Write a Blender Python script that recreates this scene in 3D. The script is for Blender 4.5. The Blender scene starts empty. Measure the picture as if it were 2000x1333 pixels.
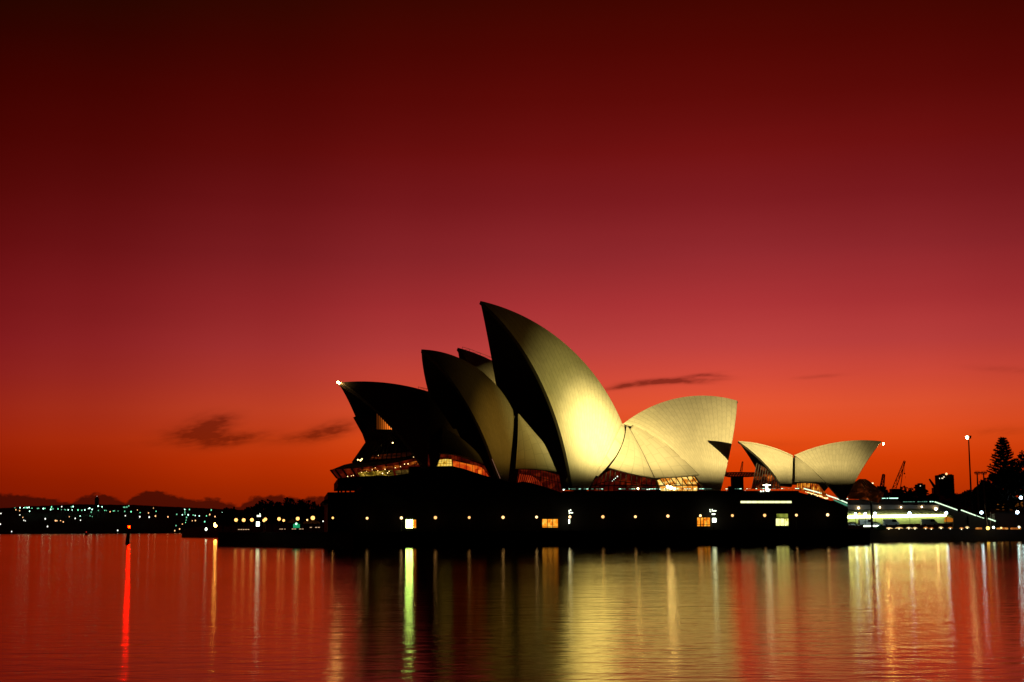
import bpy, bmesh, math, random
from mathutils import Vector, Matrix
from mathutils.noise import noise as pnoise
random.seed(7)
V = Vector
rad = math.radians
S = bpy.context.scene
C = S.collection

# ------------------------------------------------------------------ camera
FPX, PITCH, ROLL, EYE = 2840.0, rad(7.35), rad(0.3), 4.5
_f = V((0, math.cos(PITCH), math.sin(PITCH)))
_r = V((1, 0, 0)); _u = _r.cross(_f)
RT = _r * math.cos(ROLL) - _u * math.sin(ROLL)
UP = _r * math.sin(ROLL) + _u * math.cos(ROLL)
O = V((0, 0, EYE))
cam = bpy.data.cameras.new('camera'); co = bpy.data.objects.new('camera', cam); C.objects.link(co)
cam.sensor_width = 36; cam.lens = FPX / 2000 * 36; cam.clip_start = .5; cam.clip_end = 60000
m = Matrix((RT, UP, -_f)).transposed().to_4x4(); m.translation = O
co.matrix_world = m
S.camera = co
S.view_settings.view_transform = 'Standard'; S.view_settings.look = 'None'
S.view_settings.exposure = 0; S.view_settings.gamma = 1
S.render.engine = 'CYCLES'
S.cycles.use_denoising = True
S.cycles.max_bounces = 5; S.cycles.transparent_max_bounces = 8
S.cycles.caustics_reflective = False
S.cycles.sample_clamp_indirect = 8
S.cycles.use_light_tree = True

# pixel of the photograph + distance -> point in the place (used only to measure real positions)
def ray(px, py):
    return (RT * ((px - 1000) / FPX) - UP * ((py - 666.5) / FPX) + _f).normalized()
def at(px, py, y):
    d = ray(px, py); return O + d * (y / d.y)
def onp(px, py, P, n):
    d = ray(px, py); return O + d * ((P - O).dot(n) / d.dot(n))
def azel(px, py):
    d = ray(px, py); return math.degrees(math.atan2(d.x, d.y)), math.degrees(math.asin(d.z))
def lin(r, g, b):
    f = lambda c: (c / 255 / 12.92) if c <= 10 else ((c / 255 + .055) / 1.055) ** 2.4
    return (f(r), f(g), f(b), 1)

# ------------------------------------------------------------------ world: pre-dawn sky
W = bpy.data.worlds.new('World'); S.world = W; W.use_nodes = True
NT = W.node_tree; NT.nodes.clear()
def nn(t, ty, **kw):
    n = t.nodes.new(ty)
    for k, v in kw.items(): setattr(n, k, v)
    return n
def mth(t, op, a, b=None, c=None, clamp=False):
    n = t.nodes.new('ShaderNodeMath'); n.operation = op; n.use_clamp = clamp
    for i, x in enumerate((a, b, c)):
        if x is None: continue
        if isinstance(x, (int, float)): n.inputs[i].default_value = x
        else: t.links.new(x, n.inputs[i])
    return n.outputs[0]
def ramp(t, fac, stops, interp='LINEAR'):
    n = t.nodes.new('ShaderNodeValToRGB'); r = n.color_ramp; r.interpolation = interp
    while len(r.elements) > 1: r.elements.remove(r.elements[-1])
    for i, (p, c) in enumerate(stops):
        e = r.elements[0] if i == 0 else r.elements.new(p)
        e.position = p; e.color = c if len(c) == 4 else (*c, 1)
    t.links.new(fac, n.inputs[0]); return n.outputs[0]
def mixc(t, fac, a, b):
    n = t.nodes.new('ShaderNodeMix'); n.data_type = 'RGBA'
    for s, x in ((0, fac), (6, a), (7, b)):
        if isinstance(x, (int, float)): n.inputs[s].default_value = x
        elif isinstance(x, tuple): n.inputs[s].default_value = x
        else: t.links.new(x, n.inputs[s])
    return n.outputs[2]
tc = nn(NT, 'ShaderNodeTexCoord'); sp = nn(NT, 'ShaderNodeSeparateXYZ')
NT.links.new(tc.outputs['Generated'], sp.inputs[0])
DEG = 180 / math.pi
el = mth(NT, 'MULTIPLY', mth(NT, 'ARCSINE', sp.outputs[2]), DEG)
az = mth(NT, 'MULTIPLY', mth(NT, 'ARCTAN2', sp.outputs[0], sp.outputs[1]), DEG)
ELMAX = 30.0
def elp(y): return max(0.0, azel(1000, y)[1]) / ELMAX
bright = [(1033, (150, 36, 4)), (985, (178, 48, 3)), (940, (204, 58, 2)), (900, (222, 66, 8)), (860, (234, 80, 24)), (800, (231, 86, 48)), (740, (214, 76, 58)),
          (680, (192, 66, 62)), (600, (172, 52, 56)), (500, (146, 41, 47)), (400, (126, 28, 33)), (300, (112, 18, 18)), (200, (94, 11, 8)), (100, (80, 7, 3)), (0, (66, 6, 1))]
dark = [(1033, (108, 18, 2)), (985, (128, 22, 1)), (940, (142, 27, 0)), (900, (156, 33, 2)), (860, (163, 38, 10)), (800, (156, 38, 22)), (740, (144, 33, 29)),
        (680, (134, 27, 29)), (600, (122, 22, 25)), (500, (104, 14, 15)), (400, (88, 9, 7)), (300, (74, 5, 2)), (200, (62, 3, 0)), (100, (46, 4, 0)), (0, (27, 8, 0))]
eln = mth(NT, 'DIVIDE', el, ELMAX, clamp=True)
bright = [(y, (r, g, b if not 250 < y < 650 else b * .96)) for y, (r, g, b) in bright]
dark = [(y, (r * .94, g * .85, b * (.88 if not 250 < y < 650 else .86))) for y, (r, g, b) in dark]
rb = ramp(NT, eln, [(elp(y), lin(*c)) for y, c in bright] + [(.82, lin(40, 5, 1)), (1, lin(20, 4, 1))])
rd = ramp(NT, eln, [(elp(y), lin(*c)) for y, c in dark] + [(.82, lin(16, 4, 1)), (1, lin(10, 3, 1))])
azn = mth(NT, 'MULTIPLY_ADD', az, 1 / 100., .5, clamp=True)        # -50..50 deg
g1 = lambda v: (v, v, v)
fa = ramp(NT, azn, [(0, g1(0)), (.29, g1(.02)), (.33, g1(.13)), (.4, g1(.42)), (.46, g1(.72)), (.52, g1(.9)), (.585, g1(1)), (.65, g1(.88)), (.7, g1(.7)), (.85, g1(.2)), (1, g1(0))], 'EASE')
sky = mixc(NT, fa, rd, rb)
# long soft streaks in the glow
cmb = nn(NT, 'ShaderNodeCombineXYZ'); NT.links.new(mth(NT, 'MULTIPLY', az, .05), cmb.inputs[0]); NT.links.new(mth(NT, 'MULTIPLY', el, .55), cmb.inputs[1])
ns = nn(NT, 'ShaderNodeTexNoise'); NT.links.new(cmb.outputs[0], ns.inputs[0]); ns.inputs['Scale'].default_value = 1.0; ns.inputs['Detail'].default_value = 4
st = mth(NT, 'MULTIPLY_ADD', ns.outputs[0], .12, .94)
mm = nn(NT, 'ShaderNodeVectorMath', operation='SCALE'); NT.links.new(sky, mm.inputs[0]); NT.links.new(st, mm.inputs['Scale'])
sky = mm.outputs[0]
# wisps: soft clouds high above the horizon (direction on the sky, degrees)
cv = nn(NT, 'ShaderNodeCombineXYZ'); NT.links.new(mth(NT, 'MULTIPLY', az, .9), cv.inputs[0])
NT.links.new(mth(NT, 'MULTIPLY', mth(NT, 'MULTIPLY_ADD', az, -.14, el), 3.0), cv.inputs[1])
cn = nn(NT, 'ShaderNodeTexNoise'); NT.links.new(cv.outputs[0], cn.inputs[0]); cn.inputs['Scale'].default_value = 2.2; cn.inputs['Detail'].default_value = 2.5; cn.inputs['Roughness'].default_value = .5
blobs = [(405, 838, 42, 20, 1.0, .15), (385, 852, 55, 11, 1.0, .0), (425, 826, 30, 9, .8, .3), (462, 860, 48, 8, 1.15, .2), (645, 842, 44, 12, 1.15, .25), (590, 854, 60, 8, .65, .15),
         (1245, 750, 34, 4.5, 1.1, .1), (1290, 746, 46, 5, 1.2, .05), (1345, 747, 34, 3.5, .8, -.05), (1330, 739, 50, 3.2, .8, .12), (1390, 734, 26, 3, .75, -.05), (1385, 742, 34, 3, .7, 0), (1205, 758, 24, 3.5, .9, .12), (330, 868, 60, 5, .3, 0), (1600, 736, 34, 3, .45, .05), (1490, 868, 70, 6, .18, 0), (1960, 842, 60, 8, .3, 0), (1965, 722, 60, 6, .25, -.1)]
acc = None
for bx, by, bw, bh, bs, tilt in blobs:
    a0, e0 = azel(bx, by); kx, ky = bw * 1.12 * DEG / FPX, bh * (1.25 if bx < 900 else 1.1) * DEG / FPX
    da = mth(NT, 'SUBTRACT', az, a0)
    u = mth(NT, 'DIVIDE', da, kx)
    v = mth(NT, 'DIVIDE', mth(NT, 'SUBTRACT', mth(NT, 'SUBTRACT', el, e0), mth(NT, 'MULTIPLY', da, tilt)), ky)
    q = mth(NT, 'ADD', mth(NT, 'MULTIPLY', u, u), mth(NT, 'MULTIPLY', v, v))
    e = mth(NT, 'MULTIPLY', mth(NT, 'EXPONENT', mth(NT, 'MULTIPLY', q, -1)), bs)
    acc = e if acc is None else mth(NT, 'ADD', acc, e)
cm = mth(NT, 'MULTIPLY', acc, mth(NT, 'MULTIPLY_ADD', cn.outputs[0], 1.5, -.02), clamp=True)
cm = mth(NT, 'MULTIPLY', cm, .7, clamp=True)
sky = mixc(NT, cm, sky, lin(84, 14, 3))
# cumulus bank low over the left horizon
prof = [(-200, 958), (0, 962), (30, 970), (40, 966), (75, 971), (110, 976), (135, 984), (160, 972), (190, 963), (215, 970), (245, 982), (268, 967), (292, 956), (318, 962), (350, 972), (385, 979),
        (408, 973), (440, 980), (468, 992), (480, 973), (520, 972), (545, 967), (590, 976), (615, 970), (690, 975), (760, 1000)]
stops = [((azel(x, y)[0] + 50) / 100, (azel(x, y)[1] / 3.,) * 3) for x, y in prof]
ph = mth(NT, 'MULTIPLY', ramp(NT, azn, [(0, (.5,) * 3)] + stops + [(.6, (0, 0, 0))]), 3.)
c2 = nn(NT, 'ShaderNodeCombineXYZ'); NT.links.new(az, c2.inputs[0]); NT.links.new(mth(NT, 'MULTIPLY', el, 1.6), c2.inputs[1])
n2 = nn(NT, 'ShaderNodeTexNoise'); NT.links.new(c2.outputs[0], n2.inputs[0]); n2.inputs['Scale'].default_value = 3.2; n2.inputs['Detail'].default_value = 5
edge = mth(NT, 'SUBTRACT', mth(NT, 'ADD', ph, mth(NT, 'MULTIPLY_ADD', n2.outputs[0], .36, -.18)), el)
bm_ = mth(NT, 'MULTIPLY', mth(NT, 'SMOOTH_MIN', mth(NT, 'MULTIPLY_ADD', edge, 9., .5, clamp=True), 1, .1), .86)
sky = mixc(NT, bm_, sky, lin(52, 9, 3))
# the west behind the photographer and everything below the horizon are dark
front = mth(NT, 'MULTIPLY_ADD', sp.outputs[1], .93, .22, clamp=True)
m2 = nn(NT, 'ShaderNodeVectorMath', operation='SCALE'); NT.links.new(sky, m2.inputs[0]); NT.links.new(front, m2.inputs['Scale'])
bg = nn(NT, 'ShaderNodeBackground'); NT.links.new(m2.outputs[0], bg.inputs[0]); bg.inputs[1].default_value = 1.0
NT.links.new(bg.outputs[0], nn(NT, 'ShaderNodeOutputWorld').inputs[0])

# ------------------------------------------------------------------ materials
def mat(name):
    M = bpy.data.materials.new(name); M.use_nodes = True; M.node_tree.nodes.clear()
    t = M.node_tree; o = nn(t, 'ShaderNodeOutputMaterial'); return M, t, o
def surf(name, col, rough=.7, var=.25, scale=1.0, metal=0., spec=.4, bump=0.):
    M, t, o = mat(name); p = nn(t, 'ShaderNodeBsdfPrincipled'); t.links.new(p.outputs[0], o.inputs[0])
    p.inputs['Roughness'].default_value = rough; p.inputs['Metallic'].default_value = metal; p.inputs['Specular IOR Level'].default_value = spec
    tcn = nn(t, 'ShaderNodeTexCoord'); n = nn(t, 'ShaderNodeTexNoise'); t.links.new(tcn.outputs['Object'], n.inputs[0])
    n.inputs['Scale'].default_value = scale; n.inputs['Detail'].default_value = 4
    lo = tuple(c * (1 - var) for c in col) + (1,); hi = tuple(min(1, c * (1 + var)) for c in col) + (1,)
    t.links.new(mixc(t, n.outputs[0], lo, hi), p.inputs['Base Color'])
    if bump:
        b = nn(t, 'ShaderNodeBump'); b.inputs['Strength'].default_value = bump; t.links.new(n.outputs[0], b.inputs['Height']); t.links.new(b.outputs[0], p.inputs['Normal'])
    return M
def emis(name, col, s):
    M, t, o = mat(name); e = nn(t, 'ShaderNodeEmission'); e.inputs[0].default_value = (*col, 1); e.inputs[1].default_value = s
    t.links.new(e.outputs[0], o.inputs[0]); return M
def interior(name, stops, s, scale=(.5, .5, .6), seed=0., thresh=None):
    """lit rooms seen through glass: blocks and patches of warm light"""
    M, t, o = mat(name); e = nn(t, 'ShaderNodeEmission'); tcn = nn(t, 'ShaderNodeTexCoord'); mp = nn(t, 'ShaderNodeMapping')
    mp.inputs['Scale'].default_value = scale; mp.inputs['Location'].default_value = (seed, seed * .7, seed * .3)
    t.links.new(tcn.outputs['Object'], mp.inputs[0])
    a = nn(t, 'ShaderNodeTexVoronoi', feature='F1', distance='CHEBYCHEV'); t.links.new(mp.outputs[0], a.inputs[0]); a.inputs['Scale'].default_value = 1.3
    b = nn(t, 'ShaderNodeTexNoise'); t.links.new(mp.outputs[0], b.inputs[0]); b.inputs['Scale'].default_value = 1.1; b.inputs['Detail'].default_value = 5
    sx = nn(t, 'ShaderNodeSeparateColor'); t.links.new(a.outputs['Color'], sx.inputs[0])
    f = mth(t, 'ADD', mth(t, 'MULTIPLY', sx.outputs[0], .45), mth(t, 'MULTIPLY_ADD', b.outputs[0], 1.5, -.5), clamp=True)
    t.links.new(ramp(t, f, stops), e.inputs[0]); e.inputs[1].default_value = s
    t.links.new(e.outputs[0], o.inputs[0]); return M

def tile_mat(name, base, ribs, rows, chev=.0, jk=.68):
    """glazed ceramic lids between ribs, joints as thin dark lines (UV: u across ribs, v along them)"""
    M, t, o = mat(name); p = nn(t, 'ShaderNodeBsdfPrincipled'); t.links.new(p.outputs[0], o.inputs[0])
    uv = nn(t, 'ShaderNodeUVMap'); s = nn(t, 'ShaderNodeSeparateXYZ'); t.links.new(uv.outputs[0], s.inputs[0])
    u = mth(t, 'MULTIPLY', s.outputs[0], ribs); fu = mth(t, 'FRACT', u); iu = mth(t, 'FLOOR', u)
    du = mth(t, 'ABSOLUTE', mth(t, 'SUBTRACT', fu, .5))                                   # 0 centre of a lid, .5 at a joint
    wn = nn(t, 'ShaderNodeTexWhiteNoise', noise_dimensions='1D'); t.links.new(iu, wn.inputs['W'])
    v = mth(t, 'ADD', mth(t, 'MULTIPLY', s.outputs[1], rows), mth(t, 'ADD', mth(t, 'MULTIPLY', du, chev), mth(t, 'MULTIPLY', wn.outputs[0], .55)))
    fv = mth(t, 'FRACT', v); dv = mth(t, 'ABSOLUTE', mth(t, 'SUBTRACT', fv, .5))
    ju = mth(t, 'MULTIPLY_ADD', du, 26, -11.7, clamp=True)
    jv = mth(t, 'MULTIPLY_ADD', dv, 24, -10.9, clamp=True)
    j = mth(t, 'MAXIMUM', mth(t, 'MULTIPLY', ju, jk), mth(t, 'MULTIPLY', jv, jk * .7))
    wl = nn(t, 'ShaderNodeTexWhiteNoise', noise_dimensions='2D'); cx = nn(t, 'ShaderNodeCombineXYZ'); t.links.new(iu, cx.inputs[0]); t.links.new(mth(t, 'FLOOR', v), cx.inputs[1]); t.links.new(cx.outputs[0], wl.inputs['Vector'])
    tcn = nn(t, 'ShaderNodeTexCoord'); n = nn(t, 'ShaderNodeTexNoise'); t.links.new(tcn.outputs['Object'], n.inputs[0]); n.inputs['Scale'].default_value = .45; n.inputs['Detail'].default_value = 6
    k = mth(t, 'ADD', mth(t, 'MULTIPLY_ADD', wl.outputs[0], .10, .87), mth(t, 'MULTIPLY_ADD', n.outputs[0], .16, -.08))
    vm = nn(t, 'ShaderNodeVectorMath', operation='SCALE'); vm.inputs[0].default_value = base; t.links.new(k, vm.inputs['Scale'])
    t.links.new(mixc(t, j, vm.outputs[0], tuple(b * .32 for b in base) + (1,)), p.inputs['Base Color'])
    p.inputs['Roughness'].default_value = .45; p.inputs['Specular IOR Level'].default_value = .25
    return M

TILE = (.56, .51, .42)
M_tile = tile_mat('shell_tile', TILE, 22, 15, .9)
M_tile_small = tile_mat('restaurant_shell_tile', TILE, 20, 9, .7)
M_tile_side = tile_mat('side_shell_tile', TILE, 4, 6, 0., .42)
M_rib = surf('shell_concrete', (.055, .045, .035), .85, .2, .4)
M_granite = surf('podium_granite', (.022, .014, .010), .8, .3, .35)
M_bronze = surf('bronze_metal', (.03, .022, .016), .55, .2, 1., .3)
M_black = surf('dark_metal', (.02, .017, .015), .6, .2, 1., .4)
M_wallglass = surf('glass_wall_dark', (.014, .009, .007), .25, .3, .3, 0, .35)
M_land = surf('land', (.022, .022, .016), .95, .4, .05)
M_leaf = surf('foliage', (.022, .026, .012), .9, .5, .6, 0, .1)
M_bark = surf('bark', (.06, .04, .03), .9, .4, 2.)
M_pave = surf('paving', (.05, .04, .034), .85, .3, .3)
M_sea = surf('seawall_stone', (.02, .015, .012), .85, .35, .5)
M_bldg = surf('far_building', (.03, .02, .018), .9, .3, .1)
M_pale = surf('pale_concrete', (.2, .23, .13), .8, .12, .5)
M_timber = surf('timber_fin', (.12, .07, .035), .6, .2, 1.)
M_canvas = surf('canvas', (.32, .20, .14), .9, .15, 1.)
M_red = surf('red_paint', (.25, .03, .02), .6, .2, 1.)
E_globe = emis('lamp_globe_warm', (1, .46, .12), 2.7)
E_globe_dim = emis('lamp_globe_dim', (1, .56, .2), 2.4)
E_dims = [E_globe_dim, emis('lamp_globe_dimmer', (1, .5, .16), 1.7), emis('lamp_globe_brighter', (1, .62, .26), 3.2)]
E_white = emis('lamp_globe_white', (.55, .8, 1), 20)
E_green = emis('far_lamp_green', (.2, 1, .5), 2.0)
E_amber = emis('far_lamp_amber', (1, .5, .2), 2.0)
E_greens = [E_green, emis('far_lamp_green_dim', (.25, .9, .5), .9), emis('far_lamp_green_bright', (.5, 1, .75), 4.5)]
E_plain = emis('far_lamp_white', (.9, .92, .8), 2.0)
E_redlamp = emis('beacon_red', (1, .0007, 0), 800)
E_tip = emis('tip_lamp', (1, .58, .18), 170)
E_winw = emis('white_window', (.62, 1, .22), 26)
E_tube = emis('fluorescent_strip', (.94, 1, .36), 15)
E_rail = emis('rail_strip', (.5, 1, .72), 2.4)
E_raild = emis('rail_strip_dim', (.3, .75, .5), .35)
E_stair = emis('stair_strip', (.72, 1, .66), 1.5)
E_panel = emis('sign_panel', (.86, 1, .74), 5)
E_greenb = emis('green_booth_light', (.02, .42, .16), .9)
E_hot = emis('foyer_spot', (1, .72, .28), 26)
E_carglow = emis('headlamp', (1, .86, .55), 3.5)
warm = [(0, lin(20, 3, 1)), (.35, lin(70, 12, 3)), (.6, lin(150, 45, 8)), (.8, lin(230, 130, 30)), (1, lin(255, 215, 110))]
I_foyer = interior('foyer_interior', warm, 1.0, (.3, .3, .8), 3.)
I_dimred = interior('dim_foyer', [(0, lin(26, 2, 1)), (.5, lin(78, 12, 4)), (1, lin(150, 44, 12))], .55, (.4, .4, .5), 7.)
I_hot = interior('hot_foyer', [(0, lin(120, 40, 6)), (.4, lin(225, 135, 35)), (.7, lin(255, 215, 110)), (1, lin(255, 240, 170))], 1.2, (.35, .35, .8), 5.)
I_orange = interior('orange_window', [(0, lin(190, 70, 8)), (.5, lin(255, 150, 30)), (1, lin(255, 215, 90))], 1.15, (.9, .9, .9), 2.)
I_green = interior('green_gold_foyer', [(0, lin(16, 6, 1)), (.4, lin(70, 52, 10)), (.65, lin(150, 120, 30)), (.85, lin(235, 190, 80)), (1, lin(255, 235, 150))], 1.0, (.5, .5, 1.6), 1.)
I_yel = interior('yellow_window', [(0, lin(150, 140, 50)), (.4, lin(235, 235, 130)), (1, lin(255, 255, 190))], 1.6, (.6, .6, .9), 9.)
I_slit = interior('slit_window', [(0, lin(150, 150, 50)), (.25, lin(235, 240, 150)), (1, lin(255, 255, 200))], 1.8, (.8, .8, .2), 4.)
I_apron = interior('orange_screen', [(0, lin(90, 14, 4)), (.5, lin(190, 50, 10)), (1, lin(255, 130, 30))], 1.0, (.35, .35, .35), 8.)

# ------------------------------------------------------------------ mesh helpers
def link(name, bm, mats, parent=None, smooth=False):
    me = bpy.data.meshes.new(name); bm.to_mesh(me); bm.free()
    for x in (mats if isinstance(mats, (list, tuple)) else [mats]): me.materials.append(x)
    if smooth:
        for p in me.polygons: p.use_smooth = True
    o = bpy.data.objects.new(name, me); C.objects.link(o)
    if parent is not None: o.parent = parent; o.matrix_parent_inverse = Matrix.Translation(-parent.location)
    return o
def tag(o, label=None, cat=None, group=None, kind=None):
    for k, v in (('label', label), ('category', cat), ('group', group), ('kind', kind)):
        if v: o[k] = v
    return o
def empty(name, loc, label, cat, group=None):
    o = bpy.data.objects.new(name, None); C.objects.link(o); o.location = loc; o.empty_display_size = .5
    return tag(o, label, cat, group)
def B(): return bmesh.new()
def box(bm, a, b, rot=0., mi=0, origin=None):
    """axis box a..b, optionally turned by rot about origin (z)"""
    g = bmesh.ops.create_cube(bm, size=1)
    vs = g['verts']; c = (V(a) + V(b)) / 2; s = V(b) - V(a)
    R = Matrix.Rotation(rot, 3, 'Z'); og = V(origin) if origin is not None else V((0, 0, 0))
    for v in vs:
        p = V((v.co.x * s.x, v.co.y * s.y, v.co.z * s.z)) + c
        v.co = R @ p + og
    for f in {f for v in vs for f in v.link_faces}: f.material_index = mi
def bar(bm, a, b, w, h=None, mi=0, up=None):
    a, b = V(a), V(b); d = (b - a); L = d.length
    if L < 1e-6: return
    d.normalize(); upv = up or (V((0, 0, 1)) if abs(d.z) < .9 else V((0, 1, 0)))
    x = d.cross(upv).normalized(); z = x.cross(d); h = h or w
    vs = [bm.verts.new(p + x * (sx * w / 2) + z * (sz * h / 2)) for p in (a, b) for sx, sz in ((-1, -1), (1, -1), (1, 1), (-1, 1))]
    for q in ((0, 1, 2, 3), (7, 6, 5, 4), (0, 4, 5, 1), (1, 5, 6, 2), (2, 6, 7, 3), (3, 7, 4, 0)):
        f = bm.faces.new([vs[i] for i in q]); f.material_index = mi
def tube(bm, pts, rs, n=8, mi=0, cap=True):
    rings = []
    for i, p in enumerate(pts):
        p = V(p); d = (V(pts[min(i + 1, len(pts) - 1)]) - V(pts[max(i - 1, 0)])).normalized()
        x = d.cross(V((0, 0, 1)) if abs(d.z) < .9 else V((0, 1, 0))).normalized(); y = d.cross(x)
        r = rs[i] if isinstance(rs, (list, tuple)) else rs
        rings.append([bm.verts.new(p + (x * math.cos(k * 2 * math.pi / n) + y * math.sin(k * 2 * math.pi / n)) * r) for k in range(n)])
    for a, b in zip(rings, rings[1:]):
        for k in range(n):
            f = bm.faces.new((a[k], a[(k + 1) % n], b[(k + 1) % n], b[k])); f.material_index = mi
    if cap:
        for r in (rings[0][::-1], rings[-1]):
            f = bm.faces.new(r); f.material_index = mi
def ball(bm, c, r, mi=0, seg=12, sz=1.):
    g = bmesh.ops.create_uvsphere(bm, u_segments=seg, v_segments=max(6, seg // 2 + 1), radius=r)
    for v in g['verts']: v.co = V((v.co.x, v.co.y, v.co.z * sz)) + V(c)
    for f in {f for v in g['verts'] for f in v.link_faces}: f.material_index = mi; f.smooth = True
def prism(bm, poly, ext, mi=0):
    """closed polygon of 3-D points pushed along ext"""
    a = [bm.verts.new(p) for p in poly]; b = [bm.verts.new(V(p) + ext) for p in poly]
    f1 = bm.faces.new(a); f2 = bm.faces.new(b[::-1]); fs = [f1, f2]
    n = len(a)
    for i in range(n): fs.append(bm.faces.new((a[i], b[i], b[(i + 1) % n], a[(i + 1) % n])))
    for f in fs: f.material_index = mi
    bmesh.ops.recalc_face_normals(bm, faces=fs)
def balls(name, pts, m_, parent):
    for p, r in pts:
        bm = B(); ball(bm, p, r, 0, 8); link(name, bm, m_, parent)
def bars(name, segs, m_, parent):
    for a, b, w, h in segs:
        bm = B(); bar(bm, a, b, w, h); link(name, bm, m_, parent)
def ordinal(i): return ['first', 'second', 'third', 'fourth', 'fifth', 'sixth', 'seventh', 'eighth', 'ninth', 'tenth', 'eleventh', 'twelfth', 'thirteenth', 'fourteenth', 'fifteenth', 'sixteenth', 'seventeenth', 'eighteenth', 'nineteenth', 'twentieth'][i]

# ------------------------------------------------------------------ water
def make_water():
    M, t, o = mat('harbour_water')
    tcn = nn(t, 'ShaderNodeTexCoord')
    def wave(sc, loc, detail=3):
        mp = nn(t, 'ShaderNodeMapping'); mp.inputs['Scale'].default_value = sc; mp.inputs['Location'].default_value = loc
        t.links.new(tcn.outputs['Object'], mp.inputs[0])
        n = nn(t, 'ShaderNodeTexNoise'); t.links.new(mp.outputs[0], n.inputs[0]); n.inputs['Scale'].default_value = 1.; n.inputs['Detail'].default_value = detail; return n.outputs[0]
    w1 = wave((.35, .8, 1), (0, 0, 0)); w2 = wave((1.1, 2.4, 1), (31, 7, 0)); w3 = wave((.06, .16, 1), (3, 9, 0), 2)
    h = mth(t, 'ADD', mth(t, 'MULTIPLY', w1, .034), mth(t, 'ADD', mth(t, 'MULTIPLY', w2, .012), mth(t, 'MULTIPLY', w3, .03)))
    b = nn(t, 'ShaderNodeBump'); b.inputs['Strength'].default_value = 1.; b.inputs['Distance'].default_value = 1.; t.links.new(h, b.inputs['Height'])
    gl = nn(t, 'ShaderNodeBsdfAnisotropic', distribution='BECKMANN'); gl.inputs['Color'].default_value = (1, .91, .66, 1)
    df = nn(t, 'ShaderNodeBsdfDiffuse'); df.inputs['Color'].default_value = (.004, .0025, .002, 1)
    fr = nn(t, 'ShaderNodeFresnel'); fr.inputs['IOR'].default_value = 1.333; t.links.new(b.outputs[0], fr.inputs['Normal'])
    cz = wave((.004, .02, 1), (5, 2, 0), 3)
    t.links.new(mth(t, 'MULTIPLY_ADD', cz, .08, .10), gl.inputs['Roughness'])
    t.links.new(b.outputs[0], gl.inputs['Normal'])
    mx = nn(t, 'ShaderNodeMixShader'); t.links.new(fr.outputs[0], mx.inputs[0]); t.links.new(df.outputs[0], mx.inputs[1]); t.links.new(gl.outputs[0], mx.inputs[2]); t.links.new(mx.outputs[0], o.inputs[0])
    bm = B(); R_ = 30000
    vs = [bm.verts.new(q) for q in ((-R_, -400, 0), (R_, -400, 0), (R_, R_, 0), (-R_, R_, 0))]; bm.faces.new(vs)
    tag(link('water', bm, M), 'harbour water with fine ripples under the red sky', 'water', kind='structure')
make_water()

# ------------------------------------------------------------------ plan of the point: quay line, podium wall, hall axes
QA = rad(8.2); QD = V((math.cos(QA), math.sin(QA), 0)); QN = V((math.sin(QA), -math.cos(QA), 0))   # along the quay / towards the water
Q0 = V((-42, 385, 0)); WALL = Q0 - QN * 8.5
def wall(px, py, off=0.): return onp(px, py, WALL + QN * off, QN)
def quay(s, off, z): return Q0 + QD * s - QN * off + V((0, 0, z))
DECK = 3.7
class Hall:
    def __init__(h, phi, px, D):
        p = rad(phi); h.n = V((math.sin(p), -math.cos(p), 0)); h.a = V((math.cos(p), math.sin(p), 0))
        h.P = at(px, 1000, D); h.P.z = 0
    def pt(h, px, py, w=0.): return onp(px, py, h.P + h.n * w, h.n)
    def mir(h, p): return p - h.n * (2 * (p - h.P).dot(h.n))
    def loc(h, s, l, z): return h.P + h.a * s + h.n * l + V((0, 0, z))
    def to(h, p): q = p - h.P; return q.dot(h.a), q.dot(h.n), p.z
HC = Hall(20, 1100, 434); HR = Hall(10, 1550, 419); HT = Hall(16, 1000, 480)

def fit_circle(pts):
    n = len(pts); mx = sum(p[0] for p in pts) / n; my = sum(p[1] for p in pts) / n
    A = [[0.] * 4 for _ in range(3)]
    for x, y in pts:
        x -= mx; y -= my; r = (2 * x, 2 * y, 1.); k = x * x + y * y
        for i in range(3):
            A[i][3] += r[i] * k
            for j in range(3): A[i][j] += r[i] * r[j]
    for i in range(3):
        p = max(range(i, 3), key=lambda q: abs(A[q][i])); A[i], A[p] = A[p], A[i]
        for q in range(3):
            if q != i:
                f = A[q][i] / A[i][i]; A[q] = [a - f * b for a, b in zip(A[q], A[i])]
    x, y, c = (A[i][3] / A[i][i] for i in range(3))
    return x + mx, y + my, math.sqrt(c + x * x + y * y)

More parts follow.
